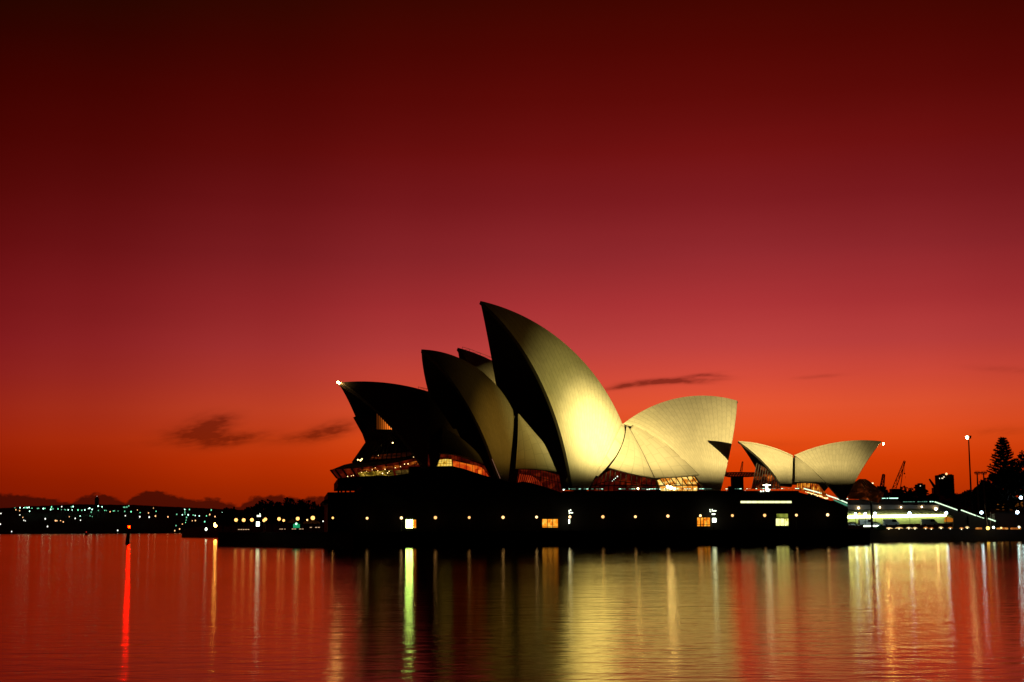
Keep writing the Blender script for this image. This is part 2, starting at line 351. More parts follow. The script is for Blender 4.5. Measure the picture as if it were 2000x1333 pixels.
NU, NV = 44, 40
def shell_geo(h, ridge, R, foot_f, foot_r, mid_f=None, mid_r=None, thick=1.1, band=None):
    """two mirrored spherical sails meeting on the hall's axis; returns a bmesh (0 tiles, 1 concrete)"""
    pr = [h.pt(x, y) for x, y in ridge]
    cs, cz, r = fit_circle([(h.to(p)[0], p.z) for p in pr])
    R = max(R, r * 1.004); cl = -math.sqrt(R * R - r * r); CC = h.loc(cs, cl, cz)
    def sph(px, py):
        d = ray(px, py); q = O - CC; b = d.dot(q); c = q.dot(q) - R * R; D = b * b - c
        t = -b - math.sqrt(max(D, 0.)); return ((O + d * t) - CC).normalized()
    ang = [math.atan2(p.z - cz, h.to(p)[0] - cs) for p in pr]
    a0, a1 = ang[0], ang[-1]
    if a1 - a0 > math.pi: a1 -= 2 * math.pi
    if a0 - a1 > math.pi: a1 += 2 * math.pi
    def rid(u):
        a = a0 + (a1 - a0) * u; return (h.loc(cs + r * math.cos(a), 0, cz + r * math.sin(a)) - CC).normalized()
    Ff, Fr = sph(*foot_f), sph(*foot_r)
    def ctrl(F, T, mpx):
        if mpx is None: return (F + T).normalized() * 1.0
        m = sph(*mpx); return m * 2 - (F + T) * .5
    Kf, Kr = ctrl(Ff, rid(0), mid_f), ctrl(Fr, rid(1), mid_r)
    def P(u, v, off=0.):
        T = rid(u); F = Ff.lerp(Fr, u)
        pf = Ff * (1 - v) ** 2 + Kf * (2 * v * (1 - v)) + rid(0) * v * v
        pb = Fr * (1 - v) ** 2 + Kr * (2 * v * (1 - v)) + rid(1) * v * v
        # blend the two rim curves, keep the ridge and the foot exact
        base = pf.lerp(pb, u)
        base += (T - rid(0).lerp(rid(1), u)) * v
        return CC + base.normalized() * (R - off)
    bm = B(); uvl = bm.loops.layers.uv.new('UVMap')
    def face(vs, uvs, mi, flip):
        if flip: vs, uvs = vs[::-1], uvs[::-1]
        try: f = bm.faces.new(vs)
        except ValueError: return
        f.material_index = mi; f.smooth = mi == 0 or mi == 1
        for l, q in zip(f.loops, uvs): l[uvl].uv = q
    for side in (0, 1):
        tf = (lambda p: p) if side == 0 else h.mir
        out = [[bm.verts.new(tf(P(i / NU, j / NV))) for j in range(NV + 1)] for i in range(NU + 1)]
        inn = [[bm.verts.new(tf(P(i / NU, j / NV, thick))) for j in range(NV + 1)] for i in range(NU + 1)]
        for i in range(NU):
            for j in range(NV):
                uv = [(i / NU, j / NV), ((i + 1) / NU, j / NV), ((i + 1) / NU, (j + 1) / NV), (i / NU, (j + 1) / NV)]
                face([out[i][j], out[i + 1][j], out[i + 1][j + 1], out[i][j + 1]], uv, 0, side == 1)
                face([inn[i][j], inn[i][j + 1], inn[i + 1][j + 1], inn[i + 1][j]], uv[:1] + uv[:1] + uv[:1] + uv[:1], 1, side == 1)
        z = [(0, 0)] * 4
        for j in range(NV):
            face([out[0][j], out[0][j + 1], inn[0][j + 1], inn[0][j]], z, 2, side == 1)
            face([out[NU][j], inn[NU][j], inn[NU][j + 1], out[NU][j + 1]], z, 2, side == 1)
        for i in range(NU):
            face([out[i][0], inn[i][0], inn[i + 1][0], out[i + 1][0]], z, 2, side == 1)
        if band:      # folded closing strip along the rear rib
            pts, w1 = band
            oc = [tf(h.pt(x, y, w)) for x, y, w in pts]
            n = 24
            def curve(t):
                k = t * (len(oc) - 1); i = min(int(k), len(oc) - 2); return oc[i].lerp(oc[i + 1], k - i)
            A_ = [bm.verts.new(tf(P(1, (1 - t / n) * w1[0] + w1[1] * t / n))) for t in range(n + 1)]
            B_ = [bm.verts.new(curve(t / n)) for t in range(n + 1)]
            for t in range(n):
                face([A_[t], A_[t + 1], B_[t + 1], B_[t]], [(.02 / 22 + .4 / 22, t / n)] * 4, 0, side == 0)
    return bm, P, CC

# ------------------------------------------------------------------ the opera house
opera = empty('opera_house', WALL + QD * 60 + V((0, 0, DECK)), 'opera house of white tiled sail roofs lit yellow on a black harbour podium', 'opera house')
def sail(h, *a, mats=None, label=None, **k):
    bm, P, CC = shell_geo(h, *a, **k)
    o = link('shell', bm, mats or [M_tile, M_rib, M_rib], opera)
    if label: o['label'] = label
    return P, CC
sA2 = sail(HC, [(938, 590), (1000, 605), (1050, 632), (1100, 668), (1150, 722), (1185, 775), (1207, 805), (1217, 826)], 75, (1118, 958), (1146, 960), (1067, 768), (1192, 876),
           label='tallest sail, brightly lit low on its right flank', band=([(1219, 828, 0.6), (1220.5, 846, 3.6), (1214.5, 869, 8.0), (1203.5, 890, 12.2), (1186, 912, 16.0), (1168, 931, 18.6)], (.99, .16)))
sA1 = sail(HC, [(1440, 782), (1400, 776), (1350, 775), (1300, 783), (1260, 800), (1217, 829)], 66, (1407, 962), (1380, 962), (1429, 868), (1293, 861),
           label='sail facing away to the right, with a dark triangular shadow', band=([(1226, 832, 1.2), (1240, 834, 2.2), (1290, 864, 7.6), (1334, 900, 12.6), (1365, 929, 17.0)], (.99, .28)))
sA3 = sail(HC, [(823, 683), (860, 688), (900, 699), (940, 725), (970, 757), (1003, 801)], 35, (972, 936), (992, 944), (905, 777), (1001, 862), label='second tall sail, mostly in shadow')
sA4 = sail(HC, [(662, 748), (700, 744), (750, 748), (800, 757), (840, 765)], 80, (826, 911), (836, 911), (735, 800), (838, 838), label='low dark sail overhanging the harbour end')
sT = sail(HT, [(894, 679), (930, 692), (962, 705), (1010, 735), (1050, 772), (1085, 815)], 75, (1000, 930), (1050, 935), (948, 772), None, label='sail of the hall behind, only its tip showing')
sB1 = sail(HR, [(1442, 862), (1480, 866), (1515, 876), (1549, 890)], 60, (1524, 948), (1547, 950), (1500, 912), (1548, 918), mats=[M_tile_small, M_rib, M_rib], thick=.7, label='small restaurant sail opening to the left')
sB2 = sail(HR, [(1721, 862), (1690, 860), (1660, 862), (1620, 867), (1580, 877), (1551, 890)], 78, (1653, 975), (1641, 975), (1684, 916), (1586, 917), mats=[M_tile_small, M_rib, M_rib], thick=.7, label='larger restaurant sail opening to the right')

def poly_at(cp, t):
    k = t * (len(cp) - 1); i = min(int(k), len(cp) - 2); return cp[i].lerp(cp[i + 1], k - i)
def smooth_curve(cp, t):
    """Catmull-Rom through points"""
    n = len(cp) - 1; k = min(t * n, n - 1e-6); i = int(k); f = k - i
    p0, p1, p2, p3 = cp[max(i - 1, 0)], cp[i], cp[i + 1], cp[min(i + 2, n)]
    return (p1 * 2 + (p2 - p0) * f + (p0 * 2 - p1 * 5 + p2 * 4 - p3) * f * f + (p1 * 3 - p0 - p2 * 3 + p3) * f ** 3) * .5
def side_shell(h, left, right, bottom, bulge=1.2, mats=None):
    L = [h.pt(*p) for p in left]; Rr = [h.pt(*p) for p in right]; Bt = [h.pt(*p) for p in bottom]
    bm = B(); uvl = bm.loops.layers.uv.new('UVMap'); n = 22
    for side in (0, 1):
        tf = (lambda p: p) if side == 0 else h.mir
        def Q(u, v, off=0.):
            a, b = smooth_curve(L, v), smooth_curve(Rr, v)
            p = a.lerp(b, u) + (smooth_curve(Bt, u) - L[-1].lerp(Rr[-1], u)) * v * v
            p += (h.n * .95 + V((0, 0, .3))) * (bulge * math.sin(math.pi * u) * math.sin(math.pi * min(1, v * .9)) - off)
            return tf(p)
        for off, mi in ((0, 0), (.6, 1)):
            g = [[bm.verts.new(Q(i / n, j / n, off)) for j in range(n + 1)] for i in range(n + 1)]
            for i in range(n):
                for j in range(n):
                    vs = [g[i][j], g[i + 1][j], g[i + 1][j + 1], g[i][j + 1]]; uv = [(i / n, j / n), ((i + 1) / n, j / n), ((i + 1) / n, (j + 1) / n), (i / n, (j + 1) / n)]
                    if (side + mi) % 2 == 0: vs, uv = vs[::-1], uv[::-1]
                    f = bm.faces.new(vs); f.material_index = mi; f.smooth = True
                    for l, q in zip(f.loops, uv): l[uvl].uv = q
            if off == 0: g0 = g
        for i in range(n):
            for a, b in ((0, 0), (n, n)):
                for q in ([g0[i][a], g0[i + 1][a], g[i + 1][a], g[i][a]], [g0[a][i], g0[a][i + 1], g[a][i + 1], g[a][i]]):
                    try: bm.faces.new(q).material_index = 1
                    except ValueError: pass
    return link('side_shell', bm, mats or [M_tile_side, M_rib], opera)
side_shell(HC, [(1224, 832, 2), (1219, 860, 7), (1206, 890, 12), (1189, 914, 15.5)], [(1230.6, 838.4, 2.4), (1252.6, 879, 9.5), (1267.6, 910, 14), (1278.6, 934, 17)], [(1189, 914, 15.5), (1232, 926.5, 17), (1278, 934, 17)])
side_shell(HC, [(1231, 838, 2.4), (1253, 879, 9.5), (1268, 910, 14), (1279, 934, 17)], [(1236, 830, 2.0), (1290, 861, 7.6), (1336, 899, 12.8), (1366, 928, 17.2)], [(1279, 934, 17), (1320, 933, 17.6), (1366, 928, 17.2)], .9)
side_shell(HC, [(1012, 808, 2), (1011.5, 850, 7.5), (1009, 890, 11.5), (1007, 916, 13.5)], [(1014, 809, 2.4), (1041, 841, 7), (1066, 872, 11.5), (1088, 922, 16.5)], [(1007, 916, 13.5), (1048, 918, 16), (1088, 922, 16.5)])
side_shell(HC, [(865, 836, 3), (862, 862, 9), (859, 882, 13), (858, 886, 14)], [(867, 836, 3), (901, 856, 9), (932, 884, 13), (945, 906, 15.5)], [(858, 886, 14), (900, 891, 16), (945, 906, 15.5)], .8)
side_shell(HR, [(1553, 893, .6), (1553, 910, 3.5), (1553, 928, 6), (1553, 942, 7.5)], [(1555, 893, .8), (1575, 906.5, 3.6), (1597, 928, 6.6), (1612, 943, 8.6)], [(1553, 942, 7.5), (1580, 942.5, 9), (1612, 943, 8.6)], .5, [M_tile_small, M_rib])

# dark inner walls (auditorium boxes and louvre walls) on the axes, under the sails
bm = B()
prism(bm, [HC.pt(x, y, .5) for x, y in [(735, 925), (745, 870), (800, 800), (836, 767), (860, 800), (885, 838), (985, 835), (1005, 812), (1030, 840), (1150, 830), (1214, 832), (1223, 829), (1240, 834), (1330, 820), (1380, 850), (1380, 955), (1100, 958)]], HC.n * -1.0)
link('louvre_wall', bm, M_bronze, opera)
bm = B()
prism(bm, [HR.pt(x, y, .3) for x, y in [(1535, 944), (1549, 897), (1556, 897), (1592, 925), (1605, 946)]], HR.n * -.6)
link('louvre_wall', bm, M_bronze, opera)

# ---- podium: one mass, outline measured on its west wall
prof = [(640, 1040), (640, 962), (706, 961), (706, 951), (760, 949), (760, 930), (800, 925), (800, 912), (882, 910.5), (903, 915), (927, 923), (953, 931), (979, 939), (1005, 944), (1021, 941), (1037, 943.5), (1060, 950),
        (1098, 962.5), (1300, 962.3), (1540, 961.5), (1561, 962), (1615, 976), (1656, 991), (1656, 1042)]
bm = B(); DEEP = QN * -62
P3 = [wall(x, y) for x, y in prof]; P3[0].z = P3[-1].z = DECK - .02
prism(bm, P3, DEEP)
po = link('podium', bm, M_granite, opera)
bm = B()
prism(bm, [wall(x, y, .3) for x, y in [(660, 934.5), (700, 931), (758, 929), (758, 948.5), (706, 950), (660, 950.5)]], QN * -50)
link('podium_tier', bm, M_granite, opera)
bars('column', [(wall(x, 950, -.2), wall(x, 962, -.2), .45, .45) for x in (661, 667, 675, 684, 694)], M_granite, opera)
bm = B()
prism(bm, [wall(x, y, .25) for x, y in [(628, 981), (634, 976.5), (640, 975), (700, 973), (700, 978), (634, 984)]], QN * -40)
link('podium_ledge', bm, M_granite, opera)
# parapet along the flat terrace with its lit handrail
bm = B(); bar(bm, wall(1098, 961, -.4), wall(1560, 960.6, -.4), .25, .5)
link('parapet', bm, M_granite, opera)
bm = []; bmd = []
rnd = random.Random(3)
def dashes(x0, y0, x1, y1, off, n, dens, target, hgt=.16, dim=None):
    for i in range(n):
        if rnd.random() > dens: continue
        t0, t1 = i / n, (i + rnd.uniform(.45, .95)) / n
        a, b = wall(x0 + (x1 - x0) * t0, y0 + (y1 - y0) * t0, off), wall(x0 + (x1 - x0) * t1, y0 + (y1 - y0) * t1, off)
        (target if dim is None or rnd.random() > .55 else dim).append((a, b, .08, hgt * rnd.uniform(.6, 1.1)))
dashes(1101, 955.5, 1395, 955.2, -1.2, 60, .62, bm, .14, bmd)
dashes(1408, 955.3, 1562, 954.6, -1.2, 34, .6, bm, .16, bmd)
dashes(1660, 974.4, 1756, 973.4, -20, 20, .8, bm, .2, bmd)
bm.append((wall(1740, 973.6, -20), wall(1754, 973.5, -20), .1, .25))
dashes(1760, 980.6, 1824, 980.2, -22, 16, .8, bm, .22, bmd)
dashes(1640, 974.5, 1658, 974.3, -6, 5, .95, bm, .2)
bars('rail_light', bm, E_rail, opera); bars('rail_light', bmd, E_raild, opera)
# handrail posts
bm = B()
for i in range(74):
    x = 1101 + i * 6.2; bar(bm, wall(x, 956, -1.2), wall(x, 963, -1.2), .06)
bar(bm, wall(1101, 955.8, -1.35), wall(1562, 955, -1.35), .05)
link('handrail', bm, M_black, opera)
# sloping lit handrail beside the restaurant
bars('stair_light', [(wall(x0, y0, -.8), wall(x1, y1, -.8), .1, .3) for (x0, y0, x1, y1) in [(1570, 954.5, 1615, 967), (1616, 968, 1634, 974), (1634, 974, 1655, 983)]], E_stair, opera)
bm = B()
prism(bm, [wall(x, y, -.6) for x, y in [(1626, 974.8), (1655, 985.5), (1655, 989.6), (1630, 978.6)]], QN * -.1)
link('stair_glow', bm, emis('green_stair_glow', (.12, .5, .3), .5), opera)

# ---- windows let into the podium's west wall (frame proud of the wall, panes as sub-part mullions)
def pod_window(x0, x1, y0, y1, m_, cols, rows, lab, fw=.12):
    a, b, c, d = wall(x0, y1, .05), wall(x1, y1, .05), wall(x1, y0, .05), wall(x0, y0, .05)
    bm = B(); prism(bm, [a, b, c, d], QN * -.04)
    o = link('window', bm, m_, opera); o['label'] = lab
    bm = B()
    for i in range(cols + 1):
        t = i / cols; bar(bm, a.lerp(b, t) + QN * .1, d.lerp(c, t) + QN * .1, fw, .1)
    for t in rows: bar(bm, a.lerp(d, t) + QN * .12, b.lerp(c, t) + QN * .12, fw, .1)
    f = link('frame', bm, M_black, o); return o
pod_window(792.5, 806.5, 1015, 1032, E_winw, 2, (0, .3, 1), 'white lit window beside an orange strip')
pod_window(806.8, 813, 1015, 1032, I_orange, 1, (0, 1), 'narrow orange strip window')
pod_window(1058.5, 1090, 1014, 1031, I_orange, 3, (0, .13, 1), 'wide orange lit window', .16)
pod_window(1361, 1387, 1011, 1028.5, I_orange, 4, (0, .2, 1), 'orange lit window of four panes', .15)
pod_window(1515, 1540, 1013, 1027.5, I_yel, 3, (0, 1), 'pale yellow lit window', .1)
pod_window(1516, 1539, 1003.5, 1012, interior('olive_window', [(0, lin(60, 70, 15)), (1, lin(170, 180, 70))], 1., (.6, .6, .6), 2.), 1, (0, 1), 'dim olive upper window', .1)
pod_window(1446, 1546, 978.6, 983.4, I_slit, 9, (0, 1), 'long thin bright slit window', .08)
# stair flank: paler greenish sheet, faint light painted into its colour
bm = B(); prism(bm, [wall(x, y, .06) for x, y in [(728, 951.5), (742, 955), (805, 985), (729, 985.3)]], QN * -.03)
M_fl = surf('lit_flank_tint', (.05, .055, .03), .8, .2, .4); link('lit_flank_sheet', bm, M_fl, opera)

# ---- glass walls under the sails
def glazing(h, pts_top, pts_bot, w0, w1, m_, nm, mull=.14, cols=12, rows=(.5,), name='foyer_window', label=None):
    """vertical lit glazing between a top and a bottom line, set at lateral offsets w0->w1; mullions as its sub-part"""
    n = cols
    T = [h.pt(x, y, w0 + (w1 - w0) * i / (len(pts_top) - 1)) for i, (x, y) in enumerate(pts_top)]
    Bo = [h.pt(x, y, w0 + (w1 - w0) * i / (len(pts_bot) - 1)) for i, (x, y) in enumerate(pts_bot)]
    bm = B(); gr = []
    for i in range(n + 1): gr.append((poly_at(T, i / n), poly_at(Bo, i / n)))
    vs = [(bm.verts.new(a), bm.verts.new(b)) for a, b in gr]
    bk = [(bm.verts.new(a - h.n * .08), bm.verts.new(b - h.n * .08)) for a, b in gr]
    for i in range(n):
        bm.faces.new((vs[i][0], vs[i][1], vs[i + 1][1], vs[i + 1][0])); bm.faces.new((bk[i][0], bk[i + 1][0], bk[i + 1][1], bk[i][1]))
    o = link(name, bm, m_, opera)
    if label: o['label'] = label
    if nm:
        bm = B()
        for a, b in gr: bar(bm, a + h.n * .15, b + h.n * .15, mull, mull)
        for r in rows:
            for i in range(n):
                bar(bm, gr[i][0].lerp(gr[i][1], r) + h.n * .15, gr[i + 1][0].lerp(gr[i + 1][1], r) + h.n * .15, mull, mull)
        link('mullion', bm, M_black, o)
    return o
# foyer under the concert hall, between the tallest sail and the south sail
glazing(HC, [(1160, 938), (1195, 917), (1240, 929), (1281, 938)], [(1148, 964), (1190, 964), (1240, 964), (1281, 964)], 12, 12, I_dimred, 1, .24, 13, (.45, .66), label='dim red glazed foyer')
glazing(HC, [(1283, 939), (1310, 928), (1340, 930), (1362, 932)], [(1292, 964), (1316, 964), (1340, 964), (1362, 964)], 12, 12.5, I_hot, 1, .16, 7, (.48,), label='brightest golden foyer window')
glazing(HC, [(1362, 932), (1368, 934), (1376, 945)], [(1362, 964), (1376, 964), (1386, 964)], 12.5, 12.5, I_dimred, 1, .16, 4, (.48,))
# sloping struts of the glass wall
bars('strut', [(HC.pt(1286 + i * 11, 931, 13.2), HC.pt(1298 + i * 11, 949, 13.2), .22, .22) for i in range(8)] + [(HC.pt(1160, 948.5, 13.2), HC.pt(1376, 949, 13.2), .25, .25)], M_black, opera)
balls('foyer_lamp', [(HC.pt(1310, 953, 13.6), .5), (HC.pt(1304, 951, 13.6), .42), (HC.pt(1317, 955, 13.6), .36), (HC.pt(1246, 955, 13.6), .26)], E_hot, opera)
balls('terrace_lamp', [(HC.pt(x, y, 14 if x < 1400 else 16), r * .75) for x, y, r in [(1206, 931, .22), (1202, 934.5, .16), (1199, 937, .15), (1196, 940, .12), (1268, 956, .25), (1264, 956.3, .2), (1289, 955.8, .22), (1419, 960.5, .35), (1101, 957, .35), (1455, 959.5, .2)]], emis('terrace_lamp', (.8, 1, .8), 2.5), opera)
# between A3 and A2, and between A4 and A3
glazing(HC, [(1013, 911), (1050, 917), (1092, 928)], [(1008, 946), (1050, 950), (1098, 963)], 9.5, 13, I_dimred, 1, .16, 16, (.45,), label='dark red glazed gap with slanting mullions')
glazing(HC, [(1014, 926), (1040, 930), (1058, 944)], [(1010, 945), (1035, 945), (1060, 951)], 10.2, 12, interior('red_screen', [(0, lin(80, 12, 4)), (.6, lin(150, 40, 12)), (1, lin(205, 80, 25))], 1., (.4, .4, .4), 6.), 1, .22, 13, ())
glazing(HC, [(861, 884), (900, 893), (946, 910)], [(856, 911), (900, 916), (958, 932)], 11, 13, I_dimred, 1, .1, 12, (.35,))
glazing(HC, [(858, 898.5), (870, 897), (882, 898)], [(854, 911), (868, 911), (883, 911)], 12.2, 12.8, interior('bar_window', [(0, lin(110, 70, 10)), (.3, lin(225, 170, 50)), (1, lin(255, 225, 110))], 1.1, (1.2, 1.2, 1.2), 4.), 1, .08, 5, (.25, .6), label='small bright yellow bar window')
glazing(HC, [(884, 900), (915, 907), (940, 912), (953, 928)], [(884, 912), (915, 920), (940, 928), (955, 933)], 12.6, 13.6, I_apron, 1, .12, 7, (), label='row of orange lit screens')

# harbour-end glass wall of the low sail: waist, flared skirt, lip
rows = [((693, 815), 6.5, 7, 0), ((719, 862), 11, 13, 0), ((690, 904), 16, 18, 2.2), ((672, 908), 18, 20, 3.0), ((647, 918), 20.5, 22.5, 3.6), ((660, 934.5), 19.5, 21.5, 0)]
def skirt(row, t):
    (px, py), w, ds, dz = row; s, l, z = HC.to(HC.pt(px, py, 0)); return HC.loc(s + ds * (abs(t) ** 1.5), w * t, z + dz * abs(t) ** 3)
NT_ = 36
def skirt_band(r0, r1, m_, name, nr=4, push=0.):
    bm = B(); g = []
    for j in range(nr + 1):
        g.append([bm.verts.new(skirt(rows[r0], -1 + 2 * i / NT_).lerp(skirt(rows[r1], -1 + 2 * i / NT_), j / nr)) for i in range(NT_ + 1)])
    for j in range(nr):
        for i in range(NT_): bm.faces.new((g[j][i], g[j + 1][i], g[j + 1][i + 1], g[j][i + 1]))
    bmesh.ops.recalc_face_normals(bm, faces=bm.faces[:]); return link(name, bm, m_, opera)
gw = skirt_band(0, 1, M_wallglass, 'glass_wall'); g2 = skirt_band(1, 2, M_wallglass, 'glass_wall'); skirt_band(2, 3, M_bronze, 'gutter', 1); skirt_band(3, 4, M_bronze, 'canopy', 1)
g5 = skirt_band(4, 5, I_dimred, 'foyer_window', 2)
for (r0, r1, ob, stp) in ((0, 1, gw, 1), (1, 2, g2, 1), (4, 5, g5, 2)):
    bm = B()
    for i in range(0, NT_ + 1, stp):
        t = -1 + 2 * i / NT_; a, b = skirt(rows[r0], t), skirt(rows[r1], t); c = HC.loc(*[q for q in HC.to(a)]); 
        o_ = (V((a.x, a.y, 0)) - V((HC.loc(-40, 0, 0).x, HC.loc(-40, 0, 0).y, 0))).normalized()
        bar(bm, a + o_ * .25, b + o_ * .25, .14, .5, 0, o_)
    link('mullion', bm, M_bronze, ob)
# greenish-gold lit bar and restaurant behind the skirt's lower glass
def skirt_pt(r0, r1, t, k, out):
    a = skirt(rows[r0], t).lerp(skirt(rows[r1], t), k); return a + HC.n * out
def lit_band(t0, t1, k0, k1, out, m_, r0=4, r1=5):
    bm = B(); n = 8; ts = [t0 + (t1 - t0) * i / n for i in range(n + 1)]
    for a, b in zip(ts, ts[1:]):
        bm.faces.new([bm.verts.new(q) for q in (skirt_pt(r0, r1, a, k0, out), skirt_pt(r0, r1, a, k1, out), skirt_pt(r0, r1, b, k1, out), skirt_pt(r0, r1, b, k0, out))])
    return link('lit_bar', bm, m_, opera)
lit_band(.36, .70, .45, .92, .5, I_green); lit_band(.72, .92, .55, .92, .5, interior('olive_bar', [(0, lin(18, 8, 2)), (.5, lin(60, 44, 14)), (1, lin(130, 100, 40))], .9, (.5, .5, 1.2), 6.))
lit_band(.40, .93, .16, .36, .5, interior('bar_ceiling', [(0, lin(24, 5, 1)), (.5, lin(90, 26, 6)), (.8, lin(200, 100, 25)), (1, lin(255, 190, 90))], .8, (.5, .5, 1.4), 2.))
lit_band(.30, .85, .70, .92, .35, interior('skirt_glow', [(0, lin(10, 3, 1)), (.55, lin(40, 10, 3)), (.85, lin(120, 45, 10)), (1, lin(190, 90, 30))], .7, (.3, .3, 1.4), 9.), 1, 2)
balls('foyer_lamp', [(HC.pt(x, y, w), r * .62) for x, y, w, r in [(767, 865.5, 15, .34), (699, 898.5, 12, .3), (704, 899.5, 13, .42), (707, 897, 13, .3), (768, 837.5, 13, .22), (764, 836.5, 13, .15), (807, 881, 19.5, .16), (822, 904, 21, .3), (747, 925, 19, .25), (760, 921, 19, .15), (772, 914, 20, .15), (782, 912, 20, .13), (727, 918, 17, .12), (738, 920, 20, .14), (752, 917, 20.5, .16), (757, 924, 20.5, .2), (733, 914, 19, .1), (790, 907, 21, .18), (797, 906.5, 21, .2), (716, 921, 17, .1), (706, 923, 16, .12), (679, 931, 12, .16), (686, 930, 12, .12), (690, 929, 12, .14), (808, 893, 20.8, .15), (815, 897, 21, .14), (824, 907, 21, .16), (739, 890, 14, .1)]], emis('foyer_lamp', (1, .62, .24), 5), opera)
bars('edge_lamp', [(HC.pt(811, 885, 20.5), HC.pt(821, 901, 21), .14, .14), (HC.pt(961, 897, 17.5), HC.pt(977, 935, 19.5), .1, .1)], emis('edge_glow', (.9, .4, .25), .3), opera)
# emissive strips of graded strength stand in for lamp light between the fins
for n_ in range(10):
    x = 735.6 + n_ * 3.9; yt = max(806, 793 + (x - 728) * 1.07 + 3)
    bm = B(); prism(bm, [HC.pt(x, yt, 10.5), HC.pt(x + 2.4, yt + 2.4, 10.5), HC.pt(x + 2.4, 840, 10.5), HC.pt(x, 840, 10.5)], HC.n * -.1)
    link('lit_slot', bm, emis('fin_slot', (1, .2, .015), .07 + 2.6 * (n_ / 9) ** 1.7), opera)
bars('fin', [(HC.pt(734 + n_ * 3.9 + .9, 803 + max(0, n_ - 1) * 3.6, 10.6), HC.pt(734 + n_ * 3.9 + .9, 841, 10.6), .2, .15) for n_ in range(10)], M_bronze, opera)
bars('fin', [(HC.pt(728, 841, 10.4), HC.pt(776, 841.5, 10.4), .4, .6)], M_bronze, opera)

# restaurant: glass in its two mouths
glazing(HR, [(1478, 905), (1500, 918), (1522, 946)], [(1468, 955), (1495, 955), (1524, 955)], 1.5, 6.5, interior('mouth_left', [(0, lin(12, 2, 1)), (.5, lin(50, 10, 3)), (.8, lin(150, 60, 12)), (1, lin(230, 120, 40))], .8, (.5, .5, .7), 3.), 1, .2, 10, (.75,), label='slanting glass mouth of the small sail')
bm = B(); bar(bm, HR.pt(1497, 946, 7.2), HR.pt(1498, 960, 7.2), .6, .5); bar(bm, HR.pt(1490, 948, 7.2), HR.pt(1505, 948, 7.2), .2, .25)
balls('terrace_lamp', [(HR.pt(x, y, 7.4), .18) for x, y in [(1491, 959.5), (1486, 960), (1501, 959.5), (1503, 957)]], E_panel, opera)
link('entrance_lamp', bm, emis('entrance_light', (1, .9, .6), 5), opera)
glazing(HR, [(1556, 945), (1575, 944), (1598, 946), (1612, 963)], [(1556, 957), (1575, 961), (1598, 967), (1614, 972)], 5.5, 7.5, interior('arch_glow', [(0, lin(50, 10, 2)), (.45, lin(150, 55, 10)), (.75, lin(240, 150, 40)), (1, lin(255, 215, 110))], 1.1, (1.1, 1.1, .8), 5.), 1, .12, 16, (), label='amber lit arched glass under the larger restaurant sail')
# terrace edge lamps along the sloping walk
balls('walk_lamp', [(wall(1574 + i * 2.8, 961 + i * .87 + rnd.uniform(-1, 1), -2.5), rnd.uniform(.12, .26)) for i in range(16)], emis('walk_lamp', (1, .66, .25), 3), opera)
# south glass canopy of the restaurant, slanting out under the sail's mouth
bm = B()
sk = [[HR.pt(x, y, w) for x, y, w in r] for r in ([(1668, 943, 7), (1678, 936, 0), (1690, 936, -4), (1697, 940, -8)], [(1656, 960, 10), (1690, 958, 4), (1715, 960, -2), (1727, 963, -8)], [(1656, 975, 9), (1690, 976, 3), (1712, 982, -3), (1719, 983, -8)])]
for r0, r1 in zip(sk, sk[1:]):
    for i in range(3): bm.faces.new([bm.verts.new(q) for q in (r0[i], r1[i], r1[i + 1], r0[i + 1])])
ggl = link('glass_canopy', bm, interior('canopy_glow', [(0, lin(14, 4, 1)), (.55, lin(34, 10, 2)), (.85, lin(78, 28, 6)), (1, lin(150, 66, 20))], .8, (.25, .25, .6), 6.), opera)
bm = B()
for i in range(3):
    for t in (0, .25, .5, .75): bar(bm, sk[0][i].lerp(sk[0][i + 1], t) + V((0, -.2, 0)), sk[1][i].lerp(sk[1][i + 1], t) + V((0, -.2, 0)), .12)
bar(bm, sk[1][0] + V((0, -.2, 0)), sk[1][2] + V((0, -.2, 0)), .2)
link('mullion', bm, M_bronze, ggl)
# tip lamps and ridge handrails
balls('tip_lamp', [(HC.pt(659.5, 747, .3), .24), (HC.pt(662.5, 748.6, .3), .24)], E_tip, opera)
balls('tip_lamp', [(HR.pt(1725.5, 867.5, .2), .28)], E_tip, opera)
def ridge_rail(h, pts, ht=9.):
    bm = B()
    for (x0, y0), (x1, y1) in zip(pts, pts[1:]):
        bar(bm, h.pt(x0, y0 - ht), h.pt(x1, y1 - ht), .1); bar(bm, h.pt(x0, y0 - ht), h.pt(x0, y0 + 1), .1)
        bar(bm, h.pt(x0, y0), h.pt(x1, y1 - ht), .06)
    bar(bm, h.pt(pts[-1][0], pts[-1][1] - ht), h.pt(pts[-1][0], pts[-1][1] + 1), .1)
    link('ridge_rail', bm, M_black, opera)
ridge_rail(HT, [(903, 684), (917, 688), (938, 696), (961, 705)], 6); ridge_rail(HC, [(817, 761), (828, 763.5), (836, 765)], 5)

# ---- steps and vehicle concourse at the south end
SOUTH = Hall(0, 1700, 462)           # face of the concourse, parallel to the frame of the quay behind
def sp_(px, py, w=0.): return SOUTH.pt(px, py, w)
bm = B()
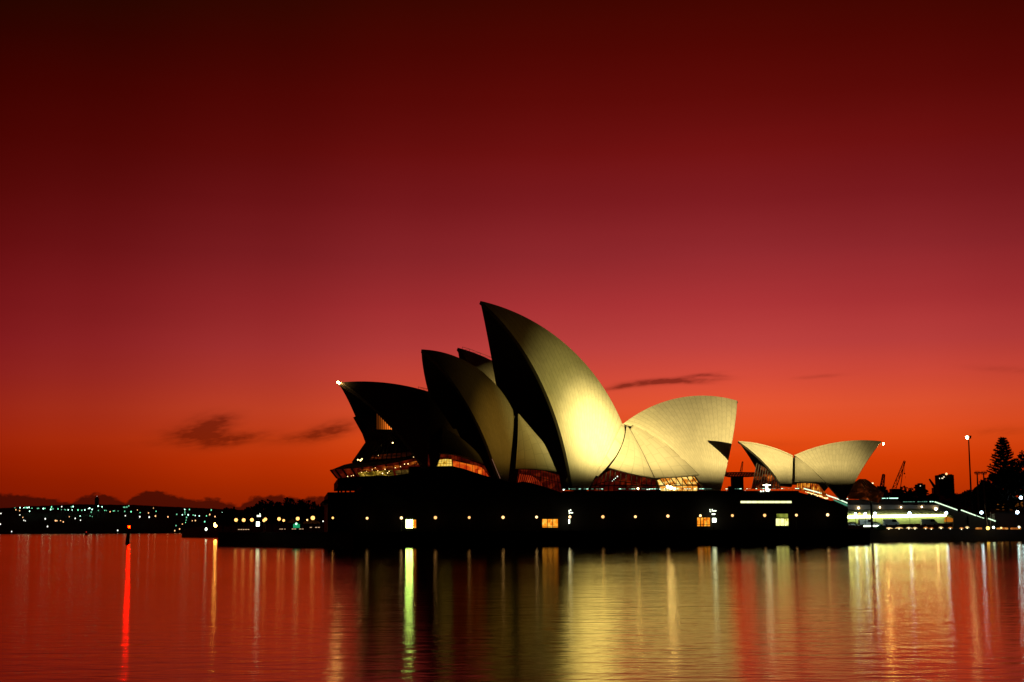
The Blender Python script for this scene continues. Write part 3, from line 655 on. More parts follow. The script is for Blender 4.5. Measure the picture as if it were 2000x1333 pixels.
# solid mass of the monumental steps with its sloping right flank
prism(bm, [sp_(x, y, 0) for x, y in [(1650, 976), (1756, 978), (1760, 984), (1825, 984), (1832, 988), (1850, 1000), (1650, 987.5)]], V((0, 46, 0)))
prism(bm, [sp_(x, y, -8) for x, y in [(1825, 982.5), (1870, 998.5), (1945, 1020), (1945, 1034), (1862, 1034), (1862, 1010), (1830, 990)]], V((0, 46, 0)))
link('monumental_steps', bm, M_granite, opera)
bm = B()   # concourse: back wall, soffit, floor
prism(bm, [sp_(x, y, -9.) for x, y in [(1648, 1003), (1858, 1002), (1880, 1022), (1648, 1026)]], V((0, .3, 0)))
link('concourse_wall', bm, M_pale, opera)
bm = B()
a, b, c, d = sp_(1648, 998, 1), sp_(1832, 995.5, 1), sp_(1852, 1006.5, -8.8), sp_(1648, 1006.5, -8.8)
g = [bm.verts.new(q) for q in (a, b, c, d)]; bm.faces.new(g)
g = [bm.verts.new(q + V((0, 0, .2))) for q in (a, b, c, d)]; bm.faces.new(g)
link('soffit', bm, M_pale, opera)
bm = B()
for i in range(26):
    t = i / 25; bar(bm, a.lerp(b, t) - V((0, 0, .1)), d.lerp(c, t) - V((0, 0, .1)), .16, .14)
link('soffit_rib', bm, M_pale, opera)
bm = B(); prism(bm, [sp_(x, y, .4) for x, y in [(1648, 986.5), (1835, 986.5), (1832, 995.2), (1648, 997.6)]], V((0, .4, 0)))
link('fascia', bm, surf('fascia_stone', (.22, .2, .17), .8, .2, .4), opera)
bm = B(); bar(bm, sp_(1652, 1010.3, -7.6), sp_(1848, 1006.8, -7.6), .35, .75); link('fluorescent_strip', bm, E_tube, opera)
balls('downlight', [(sp_(x, y, 1.1), r * .8) for x, y, r in [(1677, 992.5, .4), (1718.5, 991.5, .28), (1760, 991.2, .28), (1800.5, 990.5, .3), (1828, 994.5, .55)]], emis('downlight', (1, .7, .34), 14), opera)
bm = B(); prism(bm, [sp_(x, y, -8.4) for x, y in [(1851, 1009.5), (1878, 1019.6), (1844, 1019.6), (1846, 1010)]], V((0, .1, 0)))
link('lit_wall_glow', bm, interior('lit_wall_glow', [(0, lin(120, 60, 10)), (1, lin(225, 130, 30))], .8, (.2, .2, .3), 4.), opera)  # end wall emits its orange: the light falling on it is put into the material
bars('stair_light', [(sp_(1825.5, 980.5, -7.4), sp_(1870, 996.6, -7.4), .12, .34), (sp_(1877, 996.6, -7.4), sp_(1906.5, 1007.6, -7.4), .12, .34), (sp_(1908, 1008, -7.4), sp_(1922, 1012.8, -7.4), .1, .18), (sp_(1930, 1013, -7.4), sp_(1944.5, 1018.4, -7.4), .12, .34)], E_stair, opera)

# ------------------------------------------------------------------ broadwalk and promenade
bm = B()
poly = [quay(0, 0, DECK), quay(142, 0, DECK), V((100, 458, DECK)), V((122, 465, DECK)), V((330, 480, DECK)), V((420, 900, DECK)), V((-60, 900, DECK)), V((-62, 470, DECK)), V((-88.5, 440, DECK))]
poly[0] = quay(0, 0, DECK)
prism(bm, poly, V((0, 0, -DECK - 3)))
tag(link('broadwalk', bm, M_sea), 'dark stone broadwalk and seawall round the point', 'broadwalk', kind='structure')
bm = B()  # coping course
for a, b in zip([poly[8]] + poly[:4], poly[:5]): bar(bm, a + V((0, 0, .08)), b + V((0, 0, .08)), .7, .16)
tag(link('kerb', bm, M_pave), kind='structure')

# ------------------------------------------------------------------ lamps
def globe_lamp(px, py, y, r, m_, base, label, group, name='globe_lamp'):
    p = at(px, py, y)
    t = empty(name, V((p.x, p.y, base)), label, 'street lamp', group)
    bm = B(); tube(bm, [(p.x, p.y, base), (p.x, p.y, base + .5), (p.x, p.y, p.z - r * .8)], [.16, .08, .06], 8); link('post', bm, M_black, t)
    bm = B(); ball(bm, p, r); link('globe', bm, m_, t)
    bm = B(); tube(bm, [(p.x, p.y, p.z + r * .9), (p.x, p.y, p.z + r * 1.25)], [r * .5, r * .1], 8); bar(bm, (p.x - r * 1.02, p.y - r * .2, p.z), (p.x + r * 1.02, p.y - r * .2, p.z), .05, .07); link('cap', bm, M_black, t)
    return t
xs = [(717, 1012.6), (784, 1012), (850.5, 1011.4), (916.5, 1011.2), (982.5, 1010.8), (1048, 1010.4), (1113, 1010), (1177.5, 1009.8), (1241, 1009.6), (1304.5, 1008.4), (1368, 1007.6), (1430.5, 1007.4), (1493.5, 1007), (1555.5, 1006.6), (1616.5, 1006)]
for i, (x, y) in enumerate(xs):
    d = wall(x, y, 3.).y
    globe_lamp(x, y, d, .34 + .09 * ((i * 7) % 5) / 4, E_dims[(i * 2 + i // 3) % 3], DECK, 'white globe lamp on a post before the podium wall, %s from the left' % ordinal(i), 'globe lamps along the podium wall')
for i, (x, y, d, r) in enumerate([(461, 1016, 436, .52), (476, 1016.2, 430, .52), (492, 1015.8, 424, .52), (515.5, 1017, 418, .42), (518.5, 1014.6, 416, .45), (545, 1014, 412, .48), (554, 1017, 424, .36), (581.5, 1013.4, 404, .5), (600, 1016, 425, .26), (611, 1012, 398, .56), (650, 1012, 393, .44)]):
    globe_lamp(x, y, d, r, E_globe if r > .3 else E_globe_dim, DECK, 'bright globe lamp on the harbour end of the broadwalk, %s from the left' % ordinal(i), 'globe lamps at the harbour end')
for i, (x, y, d, r, m_) in enumerate([(1671, 1004.4, 455, .38, E_white), (1678.5, 1004, 458, .4, E_globe), (1690, 1004, 455, .4, E_white), (1709, 1003.5, 455, .4, E_white), (1776.5, 1003, 456, .46, E_white), (1848, 1002.3, 458, .42, E_white), (1917, 1001.5, 460, .46, E_white), (1987, 1001, 462, .5, E_white)]):
    globe_lamp(x, y, d, r, m_, DECK, 'cold white globe lamp on the promenade right of the podium, %s from the left' % ordinal(i) if m_ is E_white else 'yellowish globe lamp between two white ones near the concourse', 'globe lamps on the promenade')
globe_lamp(1994, 972.5, 560, .6, E_white, DECK, 'small white globe lamp high under the fig trees at the right edge', None)
for i, (x, y, d, r, m_) in enumerate([(631, 1018.5, 440, .2, E_plain), (665, 1018, 398, .16, E_plain), (676, 1017.8, 398, .15, E_plain), (668, 1029, 396, .14, E_green)]):
    globe_lamp(x, y, d, r, m_, DECK, ['small white lamp right of the tents', 'small white lamp left of the red lamp by the podium', 'small white lamp just above the red lamp by the podium', 'tiny low greenish lamp at the foot of the podium corner'][i], None, 'bollard_lamp')
t = globe_lamp(676, 1026, 396, .2, emis('small_red_lamp', (1, .05, .02), 6), DECK, 'small red lamp standing low by the podium corner', None, 'bollard_lamp')
# illuminated notice pylons
def pylon(px, d, panel, top, lab):
    p = at(px, 1010, d)
    t = empty('sign_pylon', V((p.x, p.y, DECK)), lab, 'lit sign', 'lit sign pylons')
    bm = B(); zt = at(px, top[0][1] - 3, d).z
    tube(bm, [(p.x, p.y + .3, DECK), (p.x, p.y + .3, zt)], .08, 8); link('post', bm, M_black, t)
    x0, y0, x1, y1 = panel; a, b = at(x0, y1, d), at(x1, y0, d)
    bm = B(); box(bm, (a.x, p.y - .12, a.z), (b.x, p.y + .12, b.z)); o = link('lit_panel', bm, E_panel, t)
    bm = B(); box(bm, (a.x - .06, p.y - .09, a.z - .1), (b.x + .06, p.y + .1, a.z)); box(bm, (a.x - .06, p.y - .09, b.z), (b.x + .06, p.y + .1, b.z + .1)); link('panel_frame', bm, M_black, t)
    bm = B()
    for x, y, w, h in top:
        q = at(x, y, d); k = d / FPX; box(bm, (q.x - w * k / 2, q.y - .1, q.z - h * k / 2), (q.x + w * k / 2, q.y + .1, q.z + h * k / 2))
    link('floodlight_head', bm, emis('floodlight_head', (.9, 1, .72), 3.), t)
pylon(504, 414, (500.5, 1019.5, 506.8, 1028.4), [(505.5, 1008.2, 7, 3), (507.8, 1004.5, 1.4, 2)], 'lit sign pylon with a white panel at the harbour end of the broadwalk')
pylon(1113, 399.6, (1110.6, 1014.6, 1113.6, 1023), [(1111.5, 998.5, 1.4, 3.6), (1114.5, 997, 2, 2.6), (1112, 1002.5, 1.6, 3), (1116.5, 1002, 5, 1.8)], 'narrow lit sign pylon before the middle of the podium')
pylon(1394, 405.5, (1391.4, 1012.4, 1398.6, 1020.6), [(1386.5, 996, 1.2, 2.6), (1387.5, 999.5, 2.4, 2), (1391, 996.5, 1.4, 3.2), (1395, 998.2, 8, 1.8), (1393.6, 1004.6, 6.6, 2.4)], 'lit sign pylon with a square white panel right of the orange window')

# tents, green booth and low lit kerb at the harbour end
def tent(px0, px1, ytop, yeave, d, lab):
    a, b = at(px0, yeave, d), at(px1, yeave, d); c = (a + b) / 2; w = (b - a).length / 2; zt = at((px0 + px1) / 2, ytop, d).z
    t = empty('tent', V((c.x, c.y, DECK)), lab, 'tent', 'tents on the broadwalk')
    bm = B(); cs = [V((c.x + sx * w, c.y + sy * w, a.z)) for sx, sy in ((-1, -1), (1, -1), (1, 1), (-1, 1))]; ap = V((c.x, c.y, zt))
    rings = []
    for k in range(5):
        f = k / 5; q = (1 - f) ** 1.35
        rings.append([bm.verts.new(ap.lerp(V((x.x, x.y, 0)), 0) * 0 + V((ap.x + (x.x - ap.x) * q, ap.y + (x.y - ap.y) * q, a.z + (zt - a.z) * f))) for x in cs])
    for r0, r1 in zip(rings, rings[1:]):
        for i in range(4): bm.faces.new((r0[i], r0[(i + 1) % 4], r1[(i + 1) % 4], r1[i]))
    av = bm.verts.new(ap)
    for i in range(4): bm.faces.new((rings[-1][i], rings[-1][(i + 1) % 4], av))
    low = [bm.verts.new(x - V((0, 0, .35))) for x in cs]
    for i in range(4): bm.faces.new((low[i], low[(i + 1) % 4], rings[0][(i + 1) % 4], rings[0][i]))
    link('canopy', bm, M_canvas, t)
    for x in cs:
        bm = B(); bar(bm, (x.x, x.y, DECK), (x.x, x.y, x.z), .1); link('leg', bm, M_black, t)
tent(562, 580, 1012.5, 1019.5, 410, 'peaked tent with a red brown roof left of the green booth')
tent(593, 627, 1013.5, 1020.5, 404, 'wide peaked tent right of the green booth')
p = at(580, 1027, 402); t = empty('booth', V((p.x, p.y, DECK)), 'small booth glowing green between the two tents', 'booth')
bm = B(); a, b = at(573, 1031.5, 402), at(586, 1023, 402)
for i in range(5): box(bm, (a.x + (b.x - a.x) * i / 5, p.y - .2, a.z), (a.x + (b.x - a.x) * (i + .75) / 5, p.y, b.z - random.uniform(0, .4)))
link('lit_curtain', bm, E_greenb, t)
bm = B(); box(bm, (a.x - .2, p.y + .02, DECK), (b.x + .2, p.y + 2, b.z + .3)); link('body', bm, M_black, t)
bm = B(); ball(bm, at(578.5, 1023.5, 401.6), .3, 0, 8); link('lamp', bm, emis('booth_lamp', (.4, 1, .6), 3.), t)
for i, (x0, x1, y, d, m_) in enumerate([(465, 488, 1034.6, 428, E_amber), (546, 558, 1033.8, 408, E_amber), (570, 594, 1033.6, 402, E_plain), (600, 626, 1030.5, 400, E_amber)]):
    bm = B(); a, b = at(x0, y, d), at(x1, y, d)
    n = 5
    for k in range(n):
        if random.random() < .75: bar(bm, a.lerp(b, k / n), a.lerp(b, (k + .7) / n), .1, .16)
    m_ = emis('bench_light', (1, .62, .35), .9)
    t = link('bench_light', bm, m_); 
    tag(t, 'low strip of light along the broadwalk edge, %s from the left' % ordinal(i), 'strip light', 'low strip lights at the harbour end')

# ------------------------------------------------------------------ navigation beacon and buoy in the water
b0 = at(250, 1062, 512); b0.z = 0
t = empty('navigation_beacon', b0, 'dark tapered harbour beacon with a red light on top', 'beacon')
zt = at(252, 1030, 512).z
bm = B(); tube(bm, [b0 + V((-.3, 0, -1)), b0 + V((.0, 0, zt * .55)), b0 + V((.25, 0, zt - .5))], [.85, .55, .36], 12); link('tower', bm, M_black, t)
bm = B(); tube(bm, [b0 + V((.25, 0, zt - .5)), b0 + V((.25, 0, zt - .35))], .62, 12); link('platform', bm, M_black, t)
bm = B(); ball(bm, b0 + V((.25, 0, zt + .1)), .4); link('lantern', bm, E_redlamp, t)
b1 = at(168.5, 1041.5, 1500); b1.z = 0
t = empty('buoy', b1, 'small dark buoy with a faint red light near the far shore', 'buoy')
bm = B(); tube(bm, [b1 + V((0, 0, -.5)), b1 + V((0, 0, .8)), b1 + V((0, 0, 1.6)), b1 + V((0, 0, 3))], [1.4, 1.5, .5, .3], 10); link('float', bm, M_black, t)
bm = B(); ball(bm, b1 + V((0, 0, 3.2)), .55, 0, 8); link('lantern', bm, emis('buoy_red', (1, .04, .02), .8), t)

# ------------------------------------------------------------------ far shore, land behind
def ridge_land(name, pts, y0, depth, label, mi=M_land):
    """land rising from the water: front foot at y0, crest line at y0+depth*0.4"""
    bm = B(); rws = []
    X = []
    for (x0, h0), (x1, h1) in zip(pts, pts[1:]):
        n = max(2, int(abs(x1 - x0) / 4))
        for k in range(n): X.append((x0 + (x1 - x0) * k / n, h0 + (h1 - h0) * k / n))
    X.append(pts[-1])
    for fr, hh in ((0, 0), (.0, .04), (.12, .35), (.4, 1.), (1, .6)):
        yy = y0 + depth * fr; r = []
        for px, py in X:
            zc = max(1., at(px, py + .9 * pnoise(V((px * .09, 3, y0))) + .6 * pnoise(V((px * .37, 9, y0))), y0 + depth * .4).z)
            xx = at(px, 1000, y0 + depth * .4).x * yy / (y0 + depth * .4) if fr < .4 else at(px, 1000, yy).x
            r.append(bm.verts.new((xx, yy, zc * hh - (1 if hh == 0 else 0))))
        rws.append(r)
    for a, b in zip(rws, rws[1:]):
        for i in range(len(a) - 1): bm.faces.new((a[i], a[i + 1], b[i + 1], b[i]))
    return tag(link(name, bm, mi), label, 'land', kind='structure')
ridge_land('hills', [(-160, 992), (0, 993), (60, 989), (110, 987), (150, 985), (200, 986), (260, 986.5), (330, 990), (400, 993), (440, 995), (520, 998), (640, 1002), (760, 1010)], 2600, 900, 'dark far shore across the harbour')
ridge_land('point', [(356, 1040), (362, 1034), (380, 1030), (420, 1028), (470, 1026), (560, 1020), (660, 1015)], 900, 200, 'low dark point beyond the broadwalk')
ridge_land('terrain', [(1640, 985), (1700, 972), (1760, 968), (1830, 968), (1900, 970), (2010, 972), (2200, 975)], 520, 420, 'dark rising garden ground behind the steps')

# lights of the far shore
def small_lamp(px, py, d, r, m_, label, group, base):
    p = at(px, py, d); bm = B(); ball(bm, p, r, 0, 8, 1.35); tube(bm, [(p.x, p.y, max(0.2, p.z - base)), (p.x, p.y, p.z - r * .9)], .12 * max(1, r), 5, 1)
    return tag(link('street_lamp', bm, [m_, M_black]), label, 'street lamp', group)
cr = lambda x, y: (x * .17, 920 + y * .17)
far_g = [(172, 425), (231, 424), (275, 424), (300, 422), (314, 424), (334, 420), (368, 430), (340, 465), (430, 432), (444, 431), (516, 432), (497, 434), (592, 415), (582, 445), (586, 432), (608, 438), (667, 438), (706, 446), (742, 445), (753, 449), (784, 449), (829, 450),
         (820, 415), (840, 403), (840, 412), (896, 450), (940, 453), (975, 450), (1016, 434), (1030, 429), (1058, 444), (1048, 475), (1128, 405), (1130, 455), (1173, 414), (1204, 455), (1222, 457), (1302, 462), (1316, 460), (1356, 462), (1420, 418), (1434, 418), (1458, 416), (1480, 403), (1433, 466), (1506, 470), (1610, 480), (1793, 465), (921, 519), (1035, 518), (1060, 526)]
far_w = [(10, 490), (4, 612), (274, 568), (290, 575), (546, 640), (520, 551), (864, 547), (1352, 685), (134, 698), (1714, 532), (1606, 528), (709, 412), (1440, 516), (228, 507), (925, 568)]
far_o = [(182, 448), (226, 458), (262, 535), (637, 573), (654, 574), (696, 573), (727, 587), (796, 528), (1265, 470), (1706, 484), (1786, 520), (1930, 530), (1763, 428), (1578, 450)]
for L, m_, lab, gr in ((far_g, E_green, 'tiny greenish street lamp on the dark far shore', 'greenish lamps of the far shore'), (far_w, E_plain, 'tiny white lamp on the dark far shore', 'white lamps of the far shore'), (far_o, E_amber, 'tiny amber lamp on the dark far shore', 'amber lamps of the far shore')):
    for x, y in L:
        px, py = cr(x, y); d = 2585 if py > 1010 else 2900 - (py - 985) * 9
        small_lamp(px, py, min(d, 2900), random.uniform(.6, 1.2), random.choice(E_greens) if m_ is E_green else m_, lab, gr, 7)
c7 = lambda x, y: (300 + x * .2, 920 + y * .2)
pt_g = [(304, 378), (306, 395), (305, 410), (308, 425), (322, 455), (318, 482), (312, 505), (338, 430), (280, 430), (386, 432), (407, 437), (446, 440), (563, 383), (226, 425), (499, 497), (219, 535), (350, 378), (516, 440), (670, 410)]
pt_o = [(281, 520), (378, 488), (408, 486), (548, 427), (600, 447), (140, 450), (254, 568), (207, 585)]
for L, m_, lab, gr in ((pt_g, E_green, 'tiny greenish lamp on the shore left of the broadwalk', 'greenish lamps of the nearer shore'), (pt_o, E_amber, 'tiny amber lamp on the shore left of the broadwalk', 'amber lamps of the nearer shore')):
    for x, y in L:
        px, py = c7(x, y); small_lamp(px, py, 2500, random.uniform(.55, 1.05), random.choice(E_greens) if m_ is E_green else m_, lab, gr, 7)
small_lamp(421, 1025.5, 780, .95, emis('amber_wharf_lamp', (1, .45, .1), 26), 'large amber wharf lamp just left of the broadwalk corner', None, 3)
small_lamp(402.5, 1034, 790, .6, E_panel, 'white wharf lamp at the waterline left of the amber one', None, 1.5)
# tower on the far ridge
p = at(189, 986, 2900)
t = empty('tower', V((p.x, p.y, p.z - 10)), 'thin dark tower with a small light rising from the far shore', 'tower')
bm = B(); w = 3.4; zt = at(189, 973, 2900).z; box(bm, (p.x - w, p.y - w, p.z - 10), (p.x + w, p.y + w, zt)); box(bm, (p.x - w * .6, p.y - w * .6, zt), (p.x + w * .6, p.y + w * .6, zt + 2.5)); link('shaft', bm, M_bldg, t)
bm = B(); ball(bm, (p.x, p.y, zt + 3.3), .7, 0, 8); link('lamp', bm, emis('tower_lamp', (.6, .35, .3), 1.2), t)

# ------------------------------------------------------------------ vegetation
def leaf_crown(bm, c, rx, ry, rz, n, size, seed, cs=(.22, .42)):
    r = random.Random(seed)
    # clumps inside an uneven envelope
    cl = []
    for _ in range(max(6, int(n / 40))):
        a, b = r.uniform(0, 2 * math.pi), r.uniform(-.5, 1.)
        k = r.uniform(.45, .95); cl.append((V((math.cos(a) * rx * k * math.sqrt(max(0, 1 - b * b)), math.sin(a) * ry * k * math.sqrt(max(0, 1 - b * b)), b * rz * k)), r.uniform(*cs)))
    for _ in range(n):
        cc, s = r.choice(cl)
        d = V((r.gauss(0, 1), r.gauss(0, 1), r.gauss(0, 1))); d.normalize(); d *= r.random() ** .4
        p = V(c) + cc + V((d.x * rx * s, d.y * ry * s, d.z * rz * s * .8))
        q = V((r.gauss(0, 1), r.gauss(0, 1), r.gauss(0, 1))).normalized(); w = q.orthogonal().normalized(); h = q.cross(w)
        sz = size * r.uniform(.6, 1.5)
        vs = [bm.verts.new(p + w * (sz * .5 * x) + h * (sz * y)) for x, y in ((0, -.6), (1, 0), (0, .7), (-1, 0))]
        bm.faces.new(vs)
def broad_tree(base, htot, rx, rz, n, size, seed, label, group, name='broad_tree', cs=(.22, .42)):
    t = empty(name, base, label, 'tree', group); r = random.Random(seed)
    bm = B(); z0 = V(base); top = z0 + V((0, 0, htot - rz * 1.1))
    tube(bm, [z0, z0.lerp(top, .5), top], [rx * .10, rx * .07, rx * .04], 8)
    for k in range(6):
        a = r.uniform(0, 6.28); tube(bm, [z0.lerp(top, r.uniform(.4, .8)), top + V((math.cos(a) * rx * .55, math.sin(a) * rx * .55, r.uniform(-.1, .4) * rz))], [rx * .045, rx * .012], 6)
    link('trunk', bm, M_bark, t)
    bm = B(); leaf_crown(bm, z0 + V((0, 0, htot - rz)), rx, rx, rz, n, size, seed, cs); link('crown', bm, M_leaf, t)
    return t
# dark trees behind the harbour end of the broadwalk
sil = [(452, 992, 20), (470, 997, 16), (492, 992, 18), (512, 983, 22), (532, 978, 24), (556, 980, 22), (575, 979, 24), (600, 980, 22), (618, 987, 22), (640, 990, 20), (436, 1003, 14), (660, 988, 22)]
for i, (x, y, w) in enumerate(sil):
    d = 600 + (i % 3) * 30; p = at(x, y, d); rx = w * d / FPX * 1.15; zt = p.z + .4
    broad_tree(V((p.x, p.y, DECK - .5)), zt - DECK + .5, rx, min((zt - DECK) * .48, rx * 1.2), 900, rx * .16, 100 + i, 'dark garden tree behind the broadwalk lamps, %s from the left' % ordinal(sorted(range(len(sil)), key=lambda k: sil[k][0]).index(i)), 'garden trees at the left')
def palm(base, zt, r_, seed, label, group):
    t = empty('palm_tree', base, label, 'palm', group); b = V(base); top = V((b.x, b.y, zt)); rr = random.Random(seed)
    bm = B(); tube(bm, [b, b.lerp(top, .5) + V((.2, 0, 0)), top], [.35, .26, .2], 8); link('trunk', bm, M_bark, t)
    bm = B()
    for k in range(22):
        a = rr.uniform(0, 6.28); up = rr.uniform(-.1, .9); L = r_ * rr.uniform(.8, 1.1); pts = []
        for j in range(6):
            f = j / 5; pts.append(top + V((math.cos(a) * L * f, math.sin(a) * L * f, L * (up * f - .95 * f * f))))
        side = V((-math.sin(a), math.cos(a), 0))
        for j in range(5):
            w0, w1 = r_ * .11 * math.sin(math.pi * (j + .3) / 5.6), r_ * .11 * math.sin(math.pi * (j + 1.3) / 6.4)
            bm.faces.new([bm.verts.new(q) for q in (pts[j] - side * w0 - V((0, 0, w0 * .6)), pts[j], pts[j + 1], pts[j + 1] - side * w1 - V((0, 0, w1 * .6)))])
            bm.faces.new([bm.verts.new(q) for q in (pts[j], pts[j] + side * w0 - V((0, 0, w0 * .6)), pts[j + 1] + side * w1 - V((0, 0, w1 * .6)), pts[j + 1])])
    link('crown', bm, M_leaf, t)
for i, (x, y, d, r_) in enumerate([(567, 974.5, 640, 1.9), (587.5, 977, 650, 1.5)]):
    p = at(x, y, d); palm(V((p.x, p.y, DECK)), p.z, r_ * 1.3, 40 + i, ['taller palm standing above the left garden trees', 'shorter palm just right of the taller palm'][i], 'palms at the left')
# right side: gardens beyond the steps
sr = [(1700, 958, 26, 640), (1722, 953, 22, 700), (1735, 958, 16, 640), (1770, 955, 22, 660), (1788, 960, 18, 700), (1808, 961, 20, 640), (1830, 960, 22, 690), (1862, 966, 24, 640), (1886, 958, 20, 720), (1905, 950, 24, 600), (1926, 940, 22, 600)]
for i, (x, y, w, d) in enumerate(sr):
    p = at(x, y, d); rx = w * d / FPX * 1.15; zt = p.z + .4; bz = 6.
    broad_tree(V((p.x, p.y, bz)), zt - bz, rx, min((zt - bz) * .5, rx * 1.1), 800, rx * .17, 300 + i, 'dark garden tree beyond the steps, %s from the left' % ordinal(i), 'garden trees at the right')
# Moreton Bay figs at the right edge
for i, (x, y, w, d) in enumerate([(1964, 908, 46, 560), (1996, 884, 40, 575), (2040, 900, 50, 560)]):
    p = at(x, y, d); rx = w * d / FPX * 1.1; bz = 6.
    broad_tree(V((p.x, p.y, bz)), p.z - bz, rx, (p.z - bz) * .40, 2600, rx * .085, 500 + i, ['wide dark fig tree below the tall pine', 'tall dark fig tree at the right edge beside the pine', 'dark fig tree cut by the right edge of the picture'][i], 'fig trees at the right', 'fig_tree', (.13, .27))
# tall Norfolk pine
p = at(1958, 857, 590); bz = 6.; zt = p.z
t = empty('pine_tree', V((p.x, p.y, bz)), 'tall tiered pine rising black against the orange sky at the right', 'pine tree')
bm = B(); tube(bm, [(p.x, p.y, bz), (p.x, p.y, (bz + zt) / 2), (p.x, p.y, zt)], [.7, .42, .08], 10); link('trunk', bm, M_bark, t)
bm = B(); rr = random.Random(11); H_ = zt - bz
for k in range(28):
    f = k / 27; z = zt - .3 - f * H_ * .82; L = 1.3 + 10.5 * f ** .87
    if k < 3: L = 1.3 + k * .6
    nb = 7 if k > 4 else 6
    for j in range(nb):
        a = 2 * math.pi * j / nb + k * .5 + rr.uniform(-.15, .15); l = L * rr.uniform(.68, 1.12)
        dirv = V((math.cos(a), math.sin(a), 0)); prev = V((p.x, p.y, z))
        for s_ in range(1, 6):
            q = V((p.x, p.y, z)) + dirv * (l * s_ / 5) + V((0, 0, l * (.10 * (s_ / 5) + .20 * (s_ / 5) ** 2 - .08)))
            bar(bm, prev, q, .10, .10)
            for e in range(16):
                c = prev.lerp(q, rr.random()); w_ = V((rr.gauss(0, 1), rr.gauss(0, 1), rr.gauss(.5, .5))).normalized(); h_ = w_.orthogonal().normalized()
                sz = .66 * rr.uniform(.6, 1.3); bm.faces.new([bm.verts.new(c + x_) for x_ in (w_ * sz * 1.3, h_ * sz * .45, -w_ * sz * .4, -h_ * sz * .45)])
            prev = q
link('crown', bm, M_leaf, t)
# lit palms/low trees by the steps
for i, (x, y, d, r_) in enumerate([(1884, 966, 520, 3.2), (1873, 974, 522, 2.4)]):
    p = at(x, y, d); palm(V((p.x, p.y, DECK + 2)), p.z, r_, 70 + i, ['palm with a faintly lit trunk beside the steps', 'lower palm left of the lit-trunk palm'][i], 'palms by the steps')

# ------------------------------------------------------------------ right side street furniture
p = at(1891.5, 852, 500); q0 = V((p.x, p.y, DECK + 2))
t = empty('light_mast', q0, 'very tall thin light mast with one lit head against the sky', 'light mast')
bm = B(); tube(bm, [q0, V((p.x, p.y, p.z))], [.36, .2], 8); link('pole', bm, M_black, t)
bm = B(); box(bm, (p.x - .3, p.y - .5, p.z - .2), (p.x + .9, p.y + .5, p.z + .1)); box(bm, (p.x + .5, p.y - .4, p.z - .9), (p.x + .8, p.y + .4, p.z - .2)); box(bm, (p.x - .1, p.y - .5, p.z - .9), (p.x + .15, p.y + .5, p.z)); link('head', bm, M_black, t)
bm = B(); ball(bm, at(1889, 855, 500), .55, 0, 10); link('lamp', bm, emis('mast_lamp', (1, .78, .38), 24), t)
p = at(1700, 945, 440); q0 = V((p.x, p.y, DECK))
t = empty('light_mast', q0, 'dark light mast in front of the concourse with small lit heads', 'light mast')
bm = B(); tube(bm, [q0, V((p.x, p.y, p.z))], [.36, .24], 8); link('pole', bm, M_black, t)
bm = B(); bar(bm, p + V((-.8, 0, 0)), p + V((.8, 0, 0)), .12); link('crossarm', bm, M_black, t)
for k in range(4):
    bm = B(); ball(bm, p + V((-.72 + k * .48, -.1, .12)), .17, 0, 8); link('lamp', bm, emis('mast_head', (1, .72, .4), 3.5), t)
for i, (x, yt, yr) in enumerate([(1909, 936, 924), (1921.5, 936, 924)]):   # banner columns with ring tops
    p = at(x, yt, 500); q0 = V((p.x, p.y, DECK + 1)); c = at(x, yr, 500)
    t = empty('ring_column', q0, ['tall reddish column topped by a ring of globes, left of the pair', 'tall reddish column topped by a ring of globes, right of the pair'][i], 'column', 'ring-topped columns')
    bm = B(); tube(bm, [q0, V((p.x, p.y, p.z - 3)), V((p.x, p.y, c.z))], [.34, .3, .2], 10); link('column', bm, surf('red_column', (.16, .05, .03), .8, .3, .8), t)
    bm = B()
    for k in range(12):
        a, b = 2 * math.pi * k / 12, 2 * math.pi * (k + 1) / 12
        for dz in (-.55, .55): bar(bm, c + V((math.cos(a) * .85, math.sin(a) * .85, dz)), c + V((math.cos(b) * .85, math.sin(b) * .85, dz)), .1)
        if k % 2 == 0: bar(bm, c + V((0, 0, -.5)), c + V((math.cos(a) * .85, math.sin(a) * .85, -.55)), .08)
    link('ring', bm, M_black, t)
    bm = B()
    for k in range(8):
        a = 2 * math.pi * k / 8; ball(bm, c + V((math.cos(a) * .85, math.sin(a) * .85, 0)), .3, 0, 8)
    link('unlit_globe', bm, M_black, t)
t = empty('terrace_building', at(1975, 1000, 620), 'low building with warm lit windows behind the fig trunks', 'building')
bm = B(); a, b = at(1940, 1012, 620), at(2040, 972, 620); box(bm, (a.x, 620, DECK), (b.x, 632, b.z)); link('wall', bm, surf('terrace_wall', (.16, .09, .05), .85, .2, .2), t)
for x0, x1, y0, y1 in [(1958, 1969, 984, 998), (1971, 1977, 986, 998), (1983, 1990, 981, 992), (1993, 1999, 980, 990), (1946, 1951, 985, 996)]:
    a, b = at(x0, y1, 619.9), at(x1, y0, 619.9); bm = B(); box(bm, (a.x, 619.8, a.z), (b.x, 620.05, b.z)); link('lit_window', bm, interior('terrace_window', [(0, lin(40, 12, 3)), (.5, lin(150, 80, 20)), (1, lin(220, 150, 60))], .8, (.4, .4, .4), x0 * .3), t)
# flagstaffs
for i, (x, y0, x1, y1) in enumerate([(1923, 985, 1928, 1006), (1934.5, 1000, 1934, 1010)]):
    a, b = at(x, y0, 470), at(x1, y1, 470); b.z = DECK; bm = B(); tube(bm, [b, a], [.1, .07], 6)
    tag(link('slanting_pole', bm, surf('pale_pole', (.5, .34, .22), .6, .1, 1.)), ['slanting pale pole by the ring columns', 'short pale pole right of the slanting one'][i], 'pole')
